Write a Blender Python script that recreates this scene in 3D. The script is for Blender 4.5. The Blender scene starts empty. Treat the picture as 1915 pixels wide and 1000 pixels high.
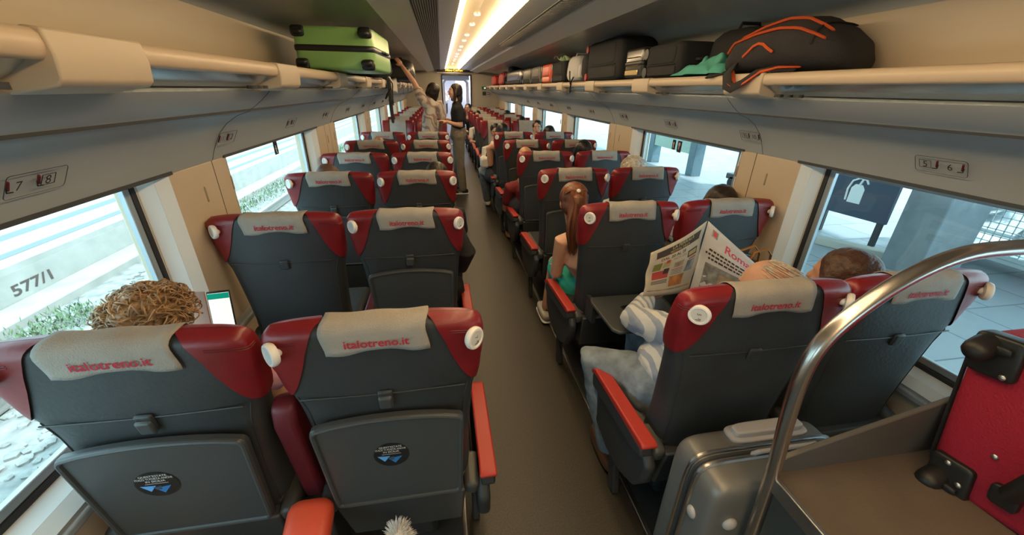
import bpy, math, random
from mathutils import Vector, Matrix, Euler
random.seed(7)
S = bpy.context.scene
COL = S.collection
PI = math.pi
def R(d): return math.radians(d)

# ------------------------------------------------------------------ camera, world, sun, exposure
cam_d = bpy.data.cameras.new('camera'); cam = bpy.data.objects.new('camera', cam_d); COL.objects.link(cam)
S.camera = cam
cam_d.sensor_width = 36; cam_d.sensor_fit = 'HORIZONTAL'; cam_d.lens = 723.0 / 1915 * 36
cam_d.clip_start = 0.02; cam_d.clip_end = 200
yaw, pit, rol = .1732, -.4317, .0173
fw = Vector((math.sin(yaw)*math.cos(pit), math.cos(yaw)*math.cos(pit), math.sin(pit)))
rt = Vector((math.cos(yaw), -math.sin(yaw), 0)); up = rt.cross(fw)
r2 = math.cos(rol)*rt + math.sin(rol)*up; u2 = -math.sin(rol)*rt + math.cos(rol)*up
M = Matrix((r2, u2, -fw)).transposed().to_4x4(); M.translation = Vector((-.362, 0, 1.62))
cam.matrix_world = M

w = bpy.data.worlds.new('sky'); S.world = w; w.use_nodes = True
bg = w.node_tree.nodes['Background']; bg.inputs[0].default_value = (.66, .9, 1, 1); bg.inputs[1].default_value = 3.4
sd = bpy.data.lights.new('sun', 'SUN'); sd.energy = 4.0; sd.angle = R(2); sd.color = (1, .95, .88)
sun = bpy.data.objects.new('sun', sd); COL.objects.link(sun)
sun.rotation_euler = Vector((.62, -.25, .95)).to_track_quat('Z', 'Y').to_euler()
S.view_settings.view_transform = 'Standard'; S.view_settings.look = 'None'
S.view_settings.gamma = 1; S.view_settings.use_curve_mapping = False
S.view_settings.exposure = 0.55
S.cycles.use_denoising = True
S.cycles.max_bounces = 8; S.cycles.diffuse_bounces = 5; S.cycles.transparent_max_bounces = 12
S.cycles.sample_clamp_indirect = 6; S.cycles.caustics_reflective = False; S.cycles.caustics_refractive = False

# ------------------------------------------------------------------ materials
MATS = {}
def mat(name, col, rough=.5, metal=0, var=0, vscale=8, bump=0, bscale=40, emit=None, estr=0, coat=0, spec=.5, sheen=0, stretch=None, alpha=1, sub=0):
    if name in MATS: return MATS[name]
    m = bpy.data.materials.new(name); m.use_nodes = True; nt = m.node_tree; b = nt.nodes['Principled BSDF']
    def rgb(c): return (c[0], c[1], c[2], 1)
    b.inputs['Base Color'].default_value = rgb(col); b.inputs['Roughness'].default_value = rough
    b.inputs['Metallic'].default_value = metal; b.inputs['Specular IOR Level'].default_value = spec
    if coat: b.inputs['Coat Weight'].default_value = coat; b.inputs['Coat Roughness'].default_value = .15
    if sheen: b.inputs['Sheen Weight'].default_value = sheen
    if sub: b.inputs['Subsurface Weight'].default_value = sub; b.inputs['Subsurface Radius'].default_value = (.02, .008, .004)
    if emit: b.inputs['Emission Color'].default_value = rgb(emit); b.inputs['Emission Strength'].default_value = estr
    if alpha < 1: b.inputs['Alpha'].default_value = alpha
    tc = nt.nodes.new('ShaderNodeTexCoord'); mp = nt.nodes.new('ShaderNodeMapping')
    nt.links.new(tc.outputs['Object'], mp.inputs[0])
    if stretch: mp.inputs['Scale'].default_value = stretch
    if var:
        n = nt.nodes.new('ShaderNodeTexNoise'); n.inputs['Scale'].default_value = vscale; n.inputs['Detail'].default_value = 6
        r = nt.nodes.new('ShaderNodeValToRGB'); r.color_ramp.elements[0].position = .3; r.color_ramp.elements[1].position = .7
        r.color_ramp.elements[0].color = rgb([c*(1-var) for c in col]); r.color_ramp.elements[1].color = rgb([min(1, c*(1+var)) for c in col])
        nt.links.new(mp.outputs[0], n.inputs['Vector']); nt.links.new(n.outputs[0], r.inputs[0]); nt.links.new(r.outputs[0], b.inputs['Base Color'])
    if bump:
        n = nt.nodes.new('ShaderNodeTexNoise'); n.inputs['Scale'].default_value = bscale; n.inputs['Detail'].default_value = 4
        bp = nt.nodes.new('ShaderNodeBump'); bp.inputs['Strength'].default_value = bump; bp.inputs['Distance'].default_value = .01
        nt.links.new(mp.outputs[0], n.inputs['Vector']); nt.links.new(n.outputs[0], bp.inputs['Height']); nt.links.new(bp.outputs[0], b.inputs['Normal'])
    MATS[name] = m
    return m
def stripes(name, c1, c2, scale, direction='X', rough=.8, dist=1.5):
    m = mat(name, c1, rough); nt = m.node_tree; b = nt.nodes['Principled BSDF']; mp = [n for n in nt.nodes if n.type == 'MAPPING'][0]
    wv = nt.nodes.new('ShaderNodeTexWave'); wv.inputs['Scale'].default_value = scale; wv.bands_direction = direction
    wv.inputs['Distortion'].default_value = dist; wv.inputs['Detail'].default_value = 1
    r = nt.nodes.new('ShaderNodeValToRGB'); r.color_ramp.elements[0].position = .55; r.color_ramp.elements[1].position = .68
    r.color_ramp.elements[0].color = (*c1, 1); r.color_ramp.elements[1].color = (*c2, 1)
    nt.links.new(mp.outputs[0], wv.inputs['Vector']); nt.links.new(wv.outputs[0], r.inputs[0]); nt.links.new(r.outputs[0], b.inputs['Base Color'])
    return m
leather = mat('grey_leather', (.034, .038, .041), .5, bump=.12, bscale=90, var=.18, vscale=5)
leather_front = leather
redl = mat('red_leather', (.20, .009, .013), .42, bump=.12, bscale=35, var=.15, vscale=9, coat=.15)
darkred = mat('dark_red_leather', (.11, .008, .015), .5, var=.1)
plastic = mat('grey_plastic', (.058, .062, .064), .42, bump=.05, bscale=300)
plastic_dk = mat('dark_plastic', (.035, .037, .04), .5)
blackp = mat('black_plastic', (.012, .012, .013), .45)
redpad = mat('red_armrest', (.40, .03, .02), .45)
orange_red = mat('coral_plastic', (.75, .09, .04), .4)
cloth = mat('cover_cloth', (.36, .33, .29), .95, bump=.35, bscale=260, var=.08, vscale=14)
cloth_edge = mat('cover_hem', (.42, .39, .35), .95)
redtext = mat('red_print', (.48, .02, .05), .8)
whitep = mat('white_plastic', (.8, .78, .74), .35)
knobface = mat('pale_grey_face', (.6, .6, .58), .5)
blacktext = mat('black_print', (.01, .01, .01), .7)
cream = mat('cream_panel', (.60, .49, .36), .45, var=.03, vscale=2)
grey_panel = mat('grey_panel', (.38, .41, .43), .45, bump=.03, bscale=200)
rackm = mat('rack_metal', (.62, .66, .68), .25, metal=.75)
liptan = mat('rack_lip', (.64, .5, .36), .4)
gloss = mat('glossy_ceiling', (.50, .50, .48), .28, spec=.6)
ceilm = mat('ceiling_panel', (.62, .60, .55), .4)
alum = mat('brushed_aluminium', (.6, .6, .6), .32, metal=1, bump=.05, bscale=200, stretch=(40, 1, 1))
steel = mat('steel_tube', (.62, .58, .54), .26, metal=1)
rubber = mat('rubber_seal', (.02, .022, .025), .6)
reveal = mat('window_reveal', (.75, .77, .76), .4)
frame_blue = mat('window_frame_metal', (.4, .46, .5), .35, metal=.5)
skin = mat('skin', (.6, .33, .22), .55, sub=.1, var=.06, vscale=30)
skin_tan = mat('tanned_skin', (.45, .22, .13), .55, sub=.1, var=.06, vscale=30)
denim = mat('light_denim', (.19, .235, .28), .9, var=.3, vscale=18, bump=.3, bscale=30)
print_black = blacktext

# floor: dark speckled vinyl
floorm = mat('speckled_vinyl', (.034, .029, .022), .45, var=.4, vscale=160)
# ------------------------------------------------------------------ mesh builder
class MB:
    def __init__(s): s.v = []; s.f = []; s.sh = []
    def add(s, vs, fs):
        b = len(s.v); s.v += [Vector(p) for p in vs]; s.f += [[b+i for i in f] for f in fs]; return s
    def box(s, c, d, rot=None, taper=1):
        x, y, z = d[0]/2, d[1]/2, d[2]/2; vs = []
        for k in (-1, 1):
            t = taper if k > 0 else 1
            for a, b in ((-1, -1), (1, -1), (1, 1), (-1, 1)): vs.append(Vector((a*x*t, b*y*t, k*z)))
        if rot is not None:
            Mx = rot if isinstance(rot, Matrix) else Euler(rot).to_matrix()
            vs = [Mx @ v for v in vs]
        c = Vector(c)
        return s.add([v+c for v in vs], [(3, 2, 1, 0), (4, 5, 6, 7), (0, 1, 5, 4), (1, 2, 6, 5), (2, 3, 7, 6), (3, 0, 4, 7)])
    def b2(s, x0, x1, y0, y1, z0, z1): return s.box(((x0+x1)/2, (y0+y1)/2, (z0+z1)/2), (abs(x1-x0), abs(y1-y0), abs(z1-z0)))
    def rings(s, rs, close=True, cap=True, cyc=False):
        n = len(rs[0]); vs = [p for r in rs for p in r]; fs = []
        m = len(rs)
        for j in range(m if cyc else m-1):
            a = j*n; b = ((j+1) % m)*n
            for i in range(n if close else n-1):
                k = (i+1) % n; fs.append((a+i, a+k, b+k, b+i))
        if cap and not cyc:
            fs.append(tuple(reversed(range(n)))); fs.append(tuple((m-1)*n+i for i in range(n)))
        return s.add(vs, fs)
    def grid(s, fn, nu, nv, flip=False):
        vs = [fn(i/(nu-1), j/(nv-1)) for j in range(nv) for i in range(nu)]
        fs = []
        for j in range(nv-1):
            for i in range(nu-1):
                q = (j*nu+i, j*nu+i+1, (j+1)*nu+i+1, (j+1)*nu+i)
                fs.append(tuple(reversed(q)) if flip else q)
        return s.add(vs, fs)
    def tube(s, pts, r, n=10, round_end=True, flat=1.0, upv=None, cyc=False):
        P = [Vector(p) for p in pts]; m = len(P)
        rr = list(r) if isinstance(r, (list, tuple)) else [r]*m
        T = []
        for i in range(m):
            a = P[(i-1) % m] if (cyc or i > 0) else P[i]; b = P[(i+1) % m] if (cyc or i < m-1) else P[i]
            T.append((b-a).normalized())
        N = upv.copy() if upv is not None else (Vector((0, 0, 1)) if abs(T[0].z) < .9 else Vector((1, 0, 0)))
        rs = []
        def ring(c, t, N, rad):
            B = t.cross(N).normalized(); N2 = B.cross(t).normalized()
            return [c + (math.cos(2*PI*k/n)*B + math.sin(2*PI*k/n)*flat*N2)*rad for k in range(n)], N2
        ends = (not cyc) and round_end
        if ends:
            for a in (80, 55, 28):
                q, _ = ring(P[0]-T[0]*rr[0]*math.sin(R(a)), T[0], N, rr[0]*math.cos(R(a))); rs.append(q)
        for i in range(m):
            q, N = ring(P[i], T[i], N, rr[i]); rs.append(q)
        if ends:
            for a in (28, 55, 80):
                q, _ = ring(P[-1]+T[-1]*rr[-1]*math.sin(R(a)), T[-1], N, rr[-1]*math.cos(R(a))); rs.append(q)
        return s.rings(rs, cyc=cyc)
    def ell(s, c, rad, rot=None, n=16, m=10):
        c = Vector(c); rs = []
        for j in range(m+1):
            a = -PI/2 + PI*j/m; a = max(-PI/2+.02, min(PI/2-.02, a)); q = []
            for i in range(n):
                t = 2*PI*i/n; v = Vector((rad[0]*math.cos(a)*math.cos(t), rad[1]*math.cos(a)*math.sin(t), rad[2]*math.sin(a)))
                q.append(c + (rot @ v if rot is not None else v))
            rs.append(q)
        return s.rings(rs)
    def cyl(s, a, b, r, n=20, r2=None): return s.tube([a, b], [r, r if r2 is None else r2], n, round_end=False)
    def prism(s, poly, fn, t0, t1):
        n = len(poly); vs = [fn(p[0], p[1], t) for t in (t0, t1) for p in poly]
        fs = [tuple(reversed(range(n))), tuple(range(n, 2*n))]+[(i, (i+1) % n, n+(i+1) % n, n+i) for i in range(n)]
        return s.add(vs, fs)
    def merge(s, o, fn=None): return s.add([fn(v) if fn else v for v in o.v], o.f)

ROOTLOC = {}
def rootloc(o):
    l = Vector((0, 0, 0))
    while o is not None: l += o.location; o = o.parent
    return l
def setp(o, label, cat=None, group=None, kind=None):
    if label: o['label'] = label
    if cat: o['category'] = cat
    if group: o['group'] = group
    if kind: o['kind'] = kind
    return o
def obj(name, mb, m, parent=None, bevel=0, seg=2, smooth=True, ang=40, sub=0, remesh=0, smoothit=0, solid=0, label=None, cat=None, group=None, kind=None, loc=None, disp=0):
    me = bpy.data.meshes.new(name)
    if parent is not None: off = rootloc(parent)
    else:
        if loc is None:
            xs = [v.x for v in mb.v]; ys = [v.y for v in mb.v]; zs = [v.z for v in mb.v]
            loc = ((min(xs)+max(xs))/2, (min(ys)+max(ys))/2, min(zs))
        off = Vector(loc)
    me.from_pydata([tuple(v-off) for v in mb.v], [], mb.f); me.update()
    o = bpy.data.objects.new(name, me); COL.objects.link(o)
    if parent is not None: o.parent = parent
    else: o.location = off
    me.materials.append(m)
    if smooth:
        for p in me.polygons: p.use_smooth = True
        if not remesh: me.set_sharp_from_angle(angle=R(ang))
    if solid:
        md = o.modifiers.new('thick', 'SOLIDIFY'); md.thickness = solid; md.offset = 0
    if bevel:
        md = o.modifiers.new('bevel', 'BEVEL'); md.width = bevel; md.segments = seg; md.limit_method = 'ANGLE'; md.angle_limit = R(35); md.harden_normals = False
    if remesh:
        md = o.modifiers.new('join', 'REMESH'); md.mode = 'VOXEL'; md.voxel_size = remesh; md.use_smooth_shade = True
        md = o.modifiers.new('soft', 'SMOOTH'); md.iterations = smoothit or 4; md.factor = .5
    if disp:
        tx = bpy.data.textures.get('folds') or bpy.data.textures.new('folds', 'CLOUDS'); tx.noise_scale = .05
        md = o.modifiers.new('folds', 'DISPLACE'); md.texture = tx; md.strength = disp; md.mid_level = .5
    if sub:
        md = o.modifiers.new('sub', 'SUBSURF'); md.levels = sub; md.render_levels = sub
    return setp(o, label, cat, group, kind)
def thing(name, label, cat, loc, group=None, kind=None):
    o = bpy.data.objects.new(name, None); COL.objects.link(o); o.location = loc; o.empty_display_size = .1
    return setp(o, label, cat, group, kind)
def copy_tree(o, parent=None, skip=()):
    c = o.copy(); COL.objects.link(c); c.parent = parent
    for ch in list(o.children):
        if ch.name.split('.')[0] in skip: continue
        copy_tree(ch, c, skip)
    return c
def drop(o):
    for ch in list(o.children): drop(ch)
    bpy.data.objects.remove(o)
def text_mb(txt, size, fn, depth=0, align='CENTER', sx=1.0, bold=0):
    cu = bpy.data.curves.new('t', 'FONT'); cu.body = txt; cu.size = size; cu.align_x = align; cu.align_y = 'CENTER'; cu.resolution_u = 3; cu.offset = bold
    to = bpy.data.objects.new('t', cu); COL.objects.link(to)
    dg = bpy.context.evaluated_depsgraph_get(); dg.update()
    me = bpy.data.meshes.new_from_object(to.evaluated_get(dg))
    mb = MB(); mb.add([fn(v.co.x*sx, v.co.y) for v in me.vertices], [tuple(p.vertices) for p in me.polygons])
    bpy.data.objects.remove(to); bpy.data.curves.remove(cu); bpy.data.meshes.remove(me)
    return mb

# ------------------------------------------------------------------ coach shell
Y0, Y1 = -3.0, 12.8  # shell reaches behind the camera to bring in more strip light and daylight
WINS_L = [(-2.7, -1.2), (-.55, 1.555), (2.12, 3.44), (4.18, 5.62), (6.19, 7.62), (8.2, 9.6), (10.2, 11.6)]  # first window on each side is unseen, added for more daylight
WINS_R = [(-2.7, -1.2), (-.55, 1.61), (2.17, 3.48), (4.17, 5.52), (5.95, 7.4), (7.95, 9.4), (9.95, 11.4)]
ZB, ZT = .64, 1.315
f = MB().b2(-1.45, 1.45, Y0, Y1, -.12, 0)
obj('floor', f, floorm, kind='structure', loc=(0, 0, 0))
def band(prof, s, y0, y1, mb):
    n = len(prof)
    vs = [(s*x, y, z) for y in (y0, y1) for x, z in prof]
    return mb.add(vs, [((i, i+1, n+i+1, n+i) if s < 0 else (i+1, i, n+i, n+i+1)) for i in range(n-1)])
VAL = [(1.372, 1.315), (1.36, 1.345), (1.34, 1.385), (1.312, 1.43), (1.275, 1.468), (1.225, 1.5), (1.168, 1.52), (1.166, 1.527), (1.15, 1.535), (1.115, 1.562), (1.085, 1.588), (1.075, 1.6)]
for s, side, wins in ((-1, 'left', WINS_L), (1, 'right', WINS_R)):
    mb = MB()
    def wb(xa, xb, ya, yb, za, zb): mb.b2(s*xa, s*xb, ya, yb, za, zb)
    wb(1.40, 1.52, Y0, Y1, 0, ZB-.03)                       # lower panel
    wb(1.33, 1.40, Y0, Y1, 0, .13)
    wb(1.372, 1.52, Y0, Y1, ZT, 2.3)                         # upper panel
    edges = [Y0] + [e for wn in wins for e in wn] + [Y1]
    for k in range(0, len(edges), 2):
        a, b = edges[k], edges[k+1]
        if k > 0: a += .07
        if k < len(edges)-2: b -= .07
        if b > a:
            wb(1.372, 1.44, a, b, ZB-.03, ZT)
    wb(1.44, 1.52, Y0, wins[0][0], ZB-.03, ZT)
    for k in range(len(wins)-1): wb(1.44, 1.52, wins[k][1], wins[k+1][0], ZB-.03, ZT)
    wb(1.44, 1.52, wins[-1][1], Y1, ZB-.03, ZT)
    wl = obj('wall_'+side, mb, cream, kind='structure', loc=(s*1.4, 6, 0), bevel=.004)
    # door panels on the pillars: fine seams and finger slots
    sm = MB(); sl = MB()
    for k in range(len(wins)-1):
        a, b = wins[k][1]+.12, wins[k+1][0]-.02
        mid = a+(b-a)*.6
        for yy in ((mid,) if b-a < .6 else (a+.2, mid)):
            sm.b2(s*1.3715, s*1.373, yy-.002, yy+.002, ZB, ZT)
        for yy in (mid-.11, mid+.12):
            sl.tube([(s*1.3735, yy, 1.165), (s*1.3735, yy, 1.22)], .006, 8)
    obj('panel_seam', sm, blacktext, wl, smooth=False)
    obj('latch_slot', sl, mat('slot_tan', (.34, .27, .19), .5), wl, label='oval latch slot in the wall panel')
    mb = MB(); band(VAL, s, Y0, Y1, mb)
    obj('trim_valance_'+side, mb, grey_panel, kind='structure', loc=(s*1.25, 6, 1.3), ang=60)
    q = MB().b2(s*1.1645, s*1.1665, Y0, Y1, 1.5195, 1.5285); obj('trim_crease_'+side, q, plastic_dk, kind='structure', smooth=False)
    q = MB()
    for k in range(-1, 6):
        yy_ = 1.94+2.03*k
        q.tube([(s*(x-.0006), yy_, z) for x, z in VAL], .0011, 4, round_end=False)
    obj('trim_joints_'+side, q, plastic_dk, kind='structure')
    # windows
    for k, (a, b) in enumerate(wins):
        nm = 'window_%d' % (k+1+(0 if s < 0 else len(WINS_L)))
        fr = MB()
        ya, yb = a, b; za, zb = ZB, ZT+.02; zr = ZT-.01
        def rect(x0, x1, t0, t1, m_):
            # ring of four bars between inset t0 and t1
            m_.b2(s*x0, s*x1, ya+t0, ya+t1, za+t0, zb-t0); m_.b2(s*x0, s*x1, yb-t1, yb-t0, za+t0, zb-t0)
            m_.b2(s*x0, s*x1, ya+t1, yb-t1, za+t0, za+t1); m_.b2(s*x0, s*x1, ya+t1, yb-t1, zb-t1, zb-t0)
        o_ = MB(); rect(1.445, 1.475, 0, .022, o_)
        win = obj(nm, o_, rubber, kind='structure', loc=(s*1.45, (a+b)/2, ZB), bevel=.004)
        g_ = MB(); rect(1.45, 1.47, .022, .05, g_); obj('window_frame', g_, frame_blue, win, bevel=.003, label='pale metal frame inside the rubber seal')
        r_ = MB(); ex = .1
        # splayed reveal from wall face to seal
        o4 = [(ya-.07, za-.05), (yb+.07, za-.05), (yb+.07, zr+.012), (ya-.07, zr+.012)]
        i4 = [(ya, za), (yb, za), (yb, zr+.004), (ya, zr+.004)]
        m4 = [(ya-.03, za-.02), (yb+.03, za-.02), (yb+.03, zr+.008), (ya-.03, zr+.008)]
        for A, xa, Bq, xb in ((o4, 1.371, m4, 1.40), (m4, 1.40, i4, 1.447)):
            for q in range(4):
                p, p2 = A[q], A[(q+1) % 4]; r1, r2_ = Bq[q], Bq[(q+1) % 4]
                r_.add([(s*xa, *p), (s*xa, *p2), (s*xb, *r2_), (s*xb, *r1)], [(0, 1, 2, 3)])
        obj('window_reveal', r_, reveal, win, smooth=False, solid=.003)
        gl = MB().b2(s*1.458, s*1.462, ya+.045, yb-.045, za+.045, zb-.045)
        gm = MATS.get('window_glass')
        if gm is None:
            gm = mat('window_glass', (1, 1, 1), .02); nt = gm.node_tree; out = nt.nodes['Material Output']
            tr = nt.nodes.new('ShaderNodeBsdfTransparent'); tr.inputs[0].default_value = (.86, .95, .96, 1)
            gs = nt.nodes.new('ShaderNodeBsdfGlossy'); gs.inputs['Roughness'].default_value = .03
            mx = nt.nodes.new('ShaderNodeMixShader'); mx.inputs[0].default_value = .05
            nt.links.new(tr.outputs[0], mx.inputs[1]); nt.links.new(gs.outputs[0], mx.inputs[2]); nt.links.new(mx.outputs[0], out.inputs[0])
        obj('window_pane', gl, gm, win, smooth=False)
        sl = MB().b2(s*1.365, s*1.40, a-.09, b+.09, ZT-.004, ZT+.008)
        obj('window_blind_rail', sl, plastic, win)
    # sill rail under windows
    mb = MB().b2(s*1.36, s*1.42, Y0, Y1, ZB-.09, ZB-.06)
    obj('trim_%d' % (1 if s < 0 else 2), mb, grey_panel, kind='structure', bevel=.008)
    # floor edge strip
    mb = MB().b2(s*.352, s*.372, Y0, Y1, 0, .016)
    obj('trim_%d' % (3 if s < 0 else 4), mb, alum, kind='structure', bevel=.003)
    mb = MB().b2(s*.372, s*1.33, Y0, Y1, 0, .012)
    obj('trim_%d' % (5 if s < 0 else 6), mb, plastic_dk, kind='structure')

# ceiling
mb = MB()
CE = [(1.375, 1.70), (1.388, 1.80), (1.388, 1.895), (1.375, 1.915)]
CG = [(1.375, 1.915), (1.35, 1.96), (1.29, 2.01), (1.18, 2.045), (1.0, 2.06), (.80, 2.062), (.735, 2.058)]
CB = [(.735, 2.058), (.72, 2.03), (.70, 2.035), (.515, 2.075), (.512, 2.083)]
CI = [(.35, 2.10), (.345, 2.098), (.225, 2.118), (.212, 2.122)]
CC = [(.135, 2.222), (0, 2.235)]
for s in (-1, 1): band(CB, s, Y0, Y1, mb); band(CI, s, Y0, Y1, mb); band([(.512, 2.083), (.50, 2.10), (.36, 2.115), (.35, 2.10)], s, Y0, Y1, mb)
obj('ceiling', mb, ceilm, kind='structure', loc=(0, 6, 2), ang=30)
for s, nm in ((-1, 'left'), (1, 'right')):
    mb = MB(); band(CE, s, Y0, Y1, mb); obj('wall_rack_'+nm, mb, cream, kind='structure', loc=(s*1.38, 6, 1.7), ang=60)
    mb = MB(); band(CG, s, Y0, Y1, mb); obj('ceiling_rack_'+nm, mb, gloss, kind='structure', loc=(s*1., 6, 2), ang=60)
mb = MB(); band(CC, -1, Y0, Y1, mb); band(CC, 1, Y0, Y1, mb)
cc = obj('ceiling_recess', mb, mat('recess_panel', (.55, .46, .33), .3), kind='structure', loc=(0, 6, 2.2), ang=60)
mb = MB().b2(-1.5, 1.5, Y0, Y1, 2.3, 2.36); obj('roof', mb, plastic, kind='structure')
lampm = mat('warm_diffuser', (1, .9, .7), .5, emit=(1, .73, .41), estr=9.5)
for s, nm in ((-1, 'left'), (1, 'right')):
    t = thing('ceiling_light', 'long glowing warm light strip on the %s side of the central ceiling recess' % ('window-ward left' if s < 0 else 'right, wider looking'), 'light', (s*.175, 6, 2.12), 'ceiling light strips')
    for k in range(8):
        a = Y0+.02+k*1.972; b = min(a+1.962, Y1-.02)
        m_ = MB()
        p0 = Vector((s*.21, 0, 2.126)); p1 = Vector((s*.137, 0, 2.218)); 
        vs = [(p.x, y, p.z) for y in (a, b) for p in (p0, (p0+p1)/2+Vector((-s*.012, 0, -.012)), p1)]
        m_.add(vs, [((0, 1, 4, 3) if s < 0 else (1, 0, 3, 4)), ((1, 2, 5, 4) if s < 0 else (2, 1, 4, 5))])
        obj('diffuser', m_, lampm, t, ang=80)
# spots in the recess
spm = mat('spot_lens', (.9, .8, .6), .3, emit=(1, .8, .5), estr=2.2)
sp0 = None
y = 1.7; k = 0
while y < 12.4:
    z = 2.232
    if sp0 is None:
        t = thing('ceiling_spotlight', 'x', 'spotlight', (.0, y, z))
        obj('bezel', MB().cyl((0, y, z-.010), (0, y, z+.004), .03, 20), alum, t, bevel=.002)
        obj('lens', MB().cyl((0, y, z-.012), (0, y, z-.004), .022, 16), spm, t)
        sp0 = t
    else: t = copy_tree(sp0); t.location = (.0, y, z)
    setp(t, 'small round downlight in the ceiling recess between the light strips', 'spotlight', 'downlights along the ceiling recess')
    y += .62 if k % 2 else .9; k += 1
# air grilles
gdk = mat('grille_dark', (.05, .05, .05), .6); gsl = mat('grille_slat', (.34, .31, .27), .4)
for s, nm in ((-1, 'left'), (1, 'right')):
    t = thing('air_grille', 'long slatted air grille in the ceiling %s' % ('over the left-hand rack side, unbroken along the coach' if s < 0 else 'above the right-hand rack, beside the wide light strip'), 'air grille', (s*.43, 6, 2.08), 'ceiling air grilles')
    ya = -.5 if s < 0 else -.5; yb = 12.3 if s < 0 else 5.2
    q = MB(); q.add([(s*.508, ya, 2.0815), (s*.353, ya, 2.1005), (s*.353, yb, 2.1005), (s*.508, yb, 2.0815)], [(0, 1, 2, 3) if s < 0 else (3, 2, 1, 0)])
    obj('backing', q, gdk, t, smooth=False)
    q = MB()
    for i in range(11):
        x = .502-.0145*i; z = 2.0785+(.502-x)*.1226
        q.b2(s*x, s*(x-.0075), ya, yb, z-.002, z+.004)
    obj('slats', q, gsl, t, smooth=False)
    if s > 0:
        q = MB()
        yy = ya
        while yy < yb: q.b2(.355, .505, yy, yy+.006, 2.080, 2.0845); yy += .05
        obj('cross_bars', q, gsl, t, smooth=False)
# racks
for s, nm in ((-1, 'left'), (1, 'right')):
    t = thing('luggage_rack', 'long overhead luggage rack with cream lip above the %s windows' % nm, 'luggage rack', (s*1.2, 6, 1.6), 'overhead luggage racks')
    q = MB()
    q.b2(s*1.02, s*1.38, Y0, Y1, 1.672, 1.688)
    obj('shelf', q, rackm, t)
    lip = [(1.03, 1.652), (1.005, 1.652), (.997, 1.66), (.994, 1.675), (.997, 1.69), (1.005, 1.698), (1.018, 1.70), (1.03, 1.692)]
    q = MB().rings([[Vector((s*x, yy, z)) for x, z in lip] for yy in (Y0, Y1)])
    obj('lip', q, liptan, t, ang=70)
    q = MB(); band([(1.075, 1.6), (1.085, 1.605), (1.2, 1.64), (1.36, 1.655)], s, Y0, Y1, q)
    band([(1.03, 1.652), (1.06, 1.63), (1.10, 1.612)], s, Y0, Y1, q)
    obj('underside', q, rackm, t, ang=50)
    b0 = None
    st = (.84, 1.87) if s < 0 else (.62, 1.64)
    for k in range(-1 if s < 0 else 1, 13):
        ya = st[0]+k*1.01; yb = ya+.235
        if yb > Y1-.1: break
        if b0 is None:
            ya0 = ya
            prof = [(1.02, 1.703), (.992, 1.70), (.986, 1.66), (.99, 1.622), (1.0, 1.612), (1.075, 1.598), (1.12, 1.60), (1.12, 1.63)]
            br = MB().rings([[Vector((s*x, yy, z)) for x, z in prof] for yy in (ya, yb)])
            b0 = obj('bracket', br, cream, t, bevel=.004, ang=50, label='cream bracket clipped over the rack lip')
            rl = MB()
            for j in range(3): rl.cyl((s*1.04, ya-.10+.05*j-.06, 1.607), (s*1.04, ya-.10+.05*j-.06, 1.618), .017, 14)
            obj('reading_lens', rl, plastic_dk, b0)
        else:
            c = copy_tree(b0, t); c.location = Vector(b0.location)+Vector((0, ya-ya0, 0))
# seat number plates on the valance
def plate(s, yc, a, b):
    c = Vector((s*1.3185, yc, 1.405)); v = Vector((-s*.504, 0, .864)); u = Vector((0, -s, 0)); n = Vector((-s*.864, 0, -.504))
    def P(x, y_, h=.003): return c+u*x+v*y_+n*h
    t = thing('seat_number_plate', 'outlined plate with seat numbers %s and %s on the grey band above the %s windows' % (a, b, 'left' if s < 0 else 'right'), 'seat number plate', tuple(c), 'seat number plates')
    W, H, rr = .078, .03, .008
    o = []
    for cx, cy, a0 in ((W-rr, H-rr, 0), (-W+rr, H-rr, 90), (-W+rr, -H+rr, 180), (W-rr, -H+rr, 270)):
        for q in range(4): o.append(P(cx+rr*math.cos(R(a0+q*30)), cy+rr*math.sin(R(a0+q*30))))
    obj('outline', MB().tube(o, .0009, 5, cyc=True), plastic, t)
    tx = MB()
    for k, (num, x0) in enumerate(((a, -.038), (b, .036))):
        tx.merge(text_mb(str(num), .034, lambda x, y_: P(x0+x-.008, y_-.001)))
        e = 1 if s > 0 else -1
        xs = x0+.026 if s > 0 else x0-.026-.006
        ic = MB().tube([P(xs+.004*e, .016), P(xs+.001*e, -.004)], .0032, 6); obj('seat_symbol', ic, darkred, t)
        tx.tube([P(xs+.006*e, .002), P(xs+.002*e, -.012), P(xs-.012*e, -.013)], .0016, 6)
        if k == (0 if s > 0 else 1):
            o = [P(x0-.008+ca*.018, sa*.014+.001) for ca, sa in ((-1, -1), (1, -1), (1, 1), (-1, 1))]
            tx.tube(o, .0009, 5, cyc=True)
    obj('number', tx, blacktext, t, smooth=False)
yy = [1.09, 2.0, 2.83, 3.66, 4.52, 5.4, 6.3, 7.2, 8.1]
for k, y in enumerate(yy):
    plate(-1, y, 7+4*k, 8+4*k); plate(1, y, 5+4*k, 6+4*k)

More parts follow.
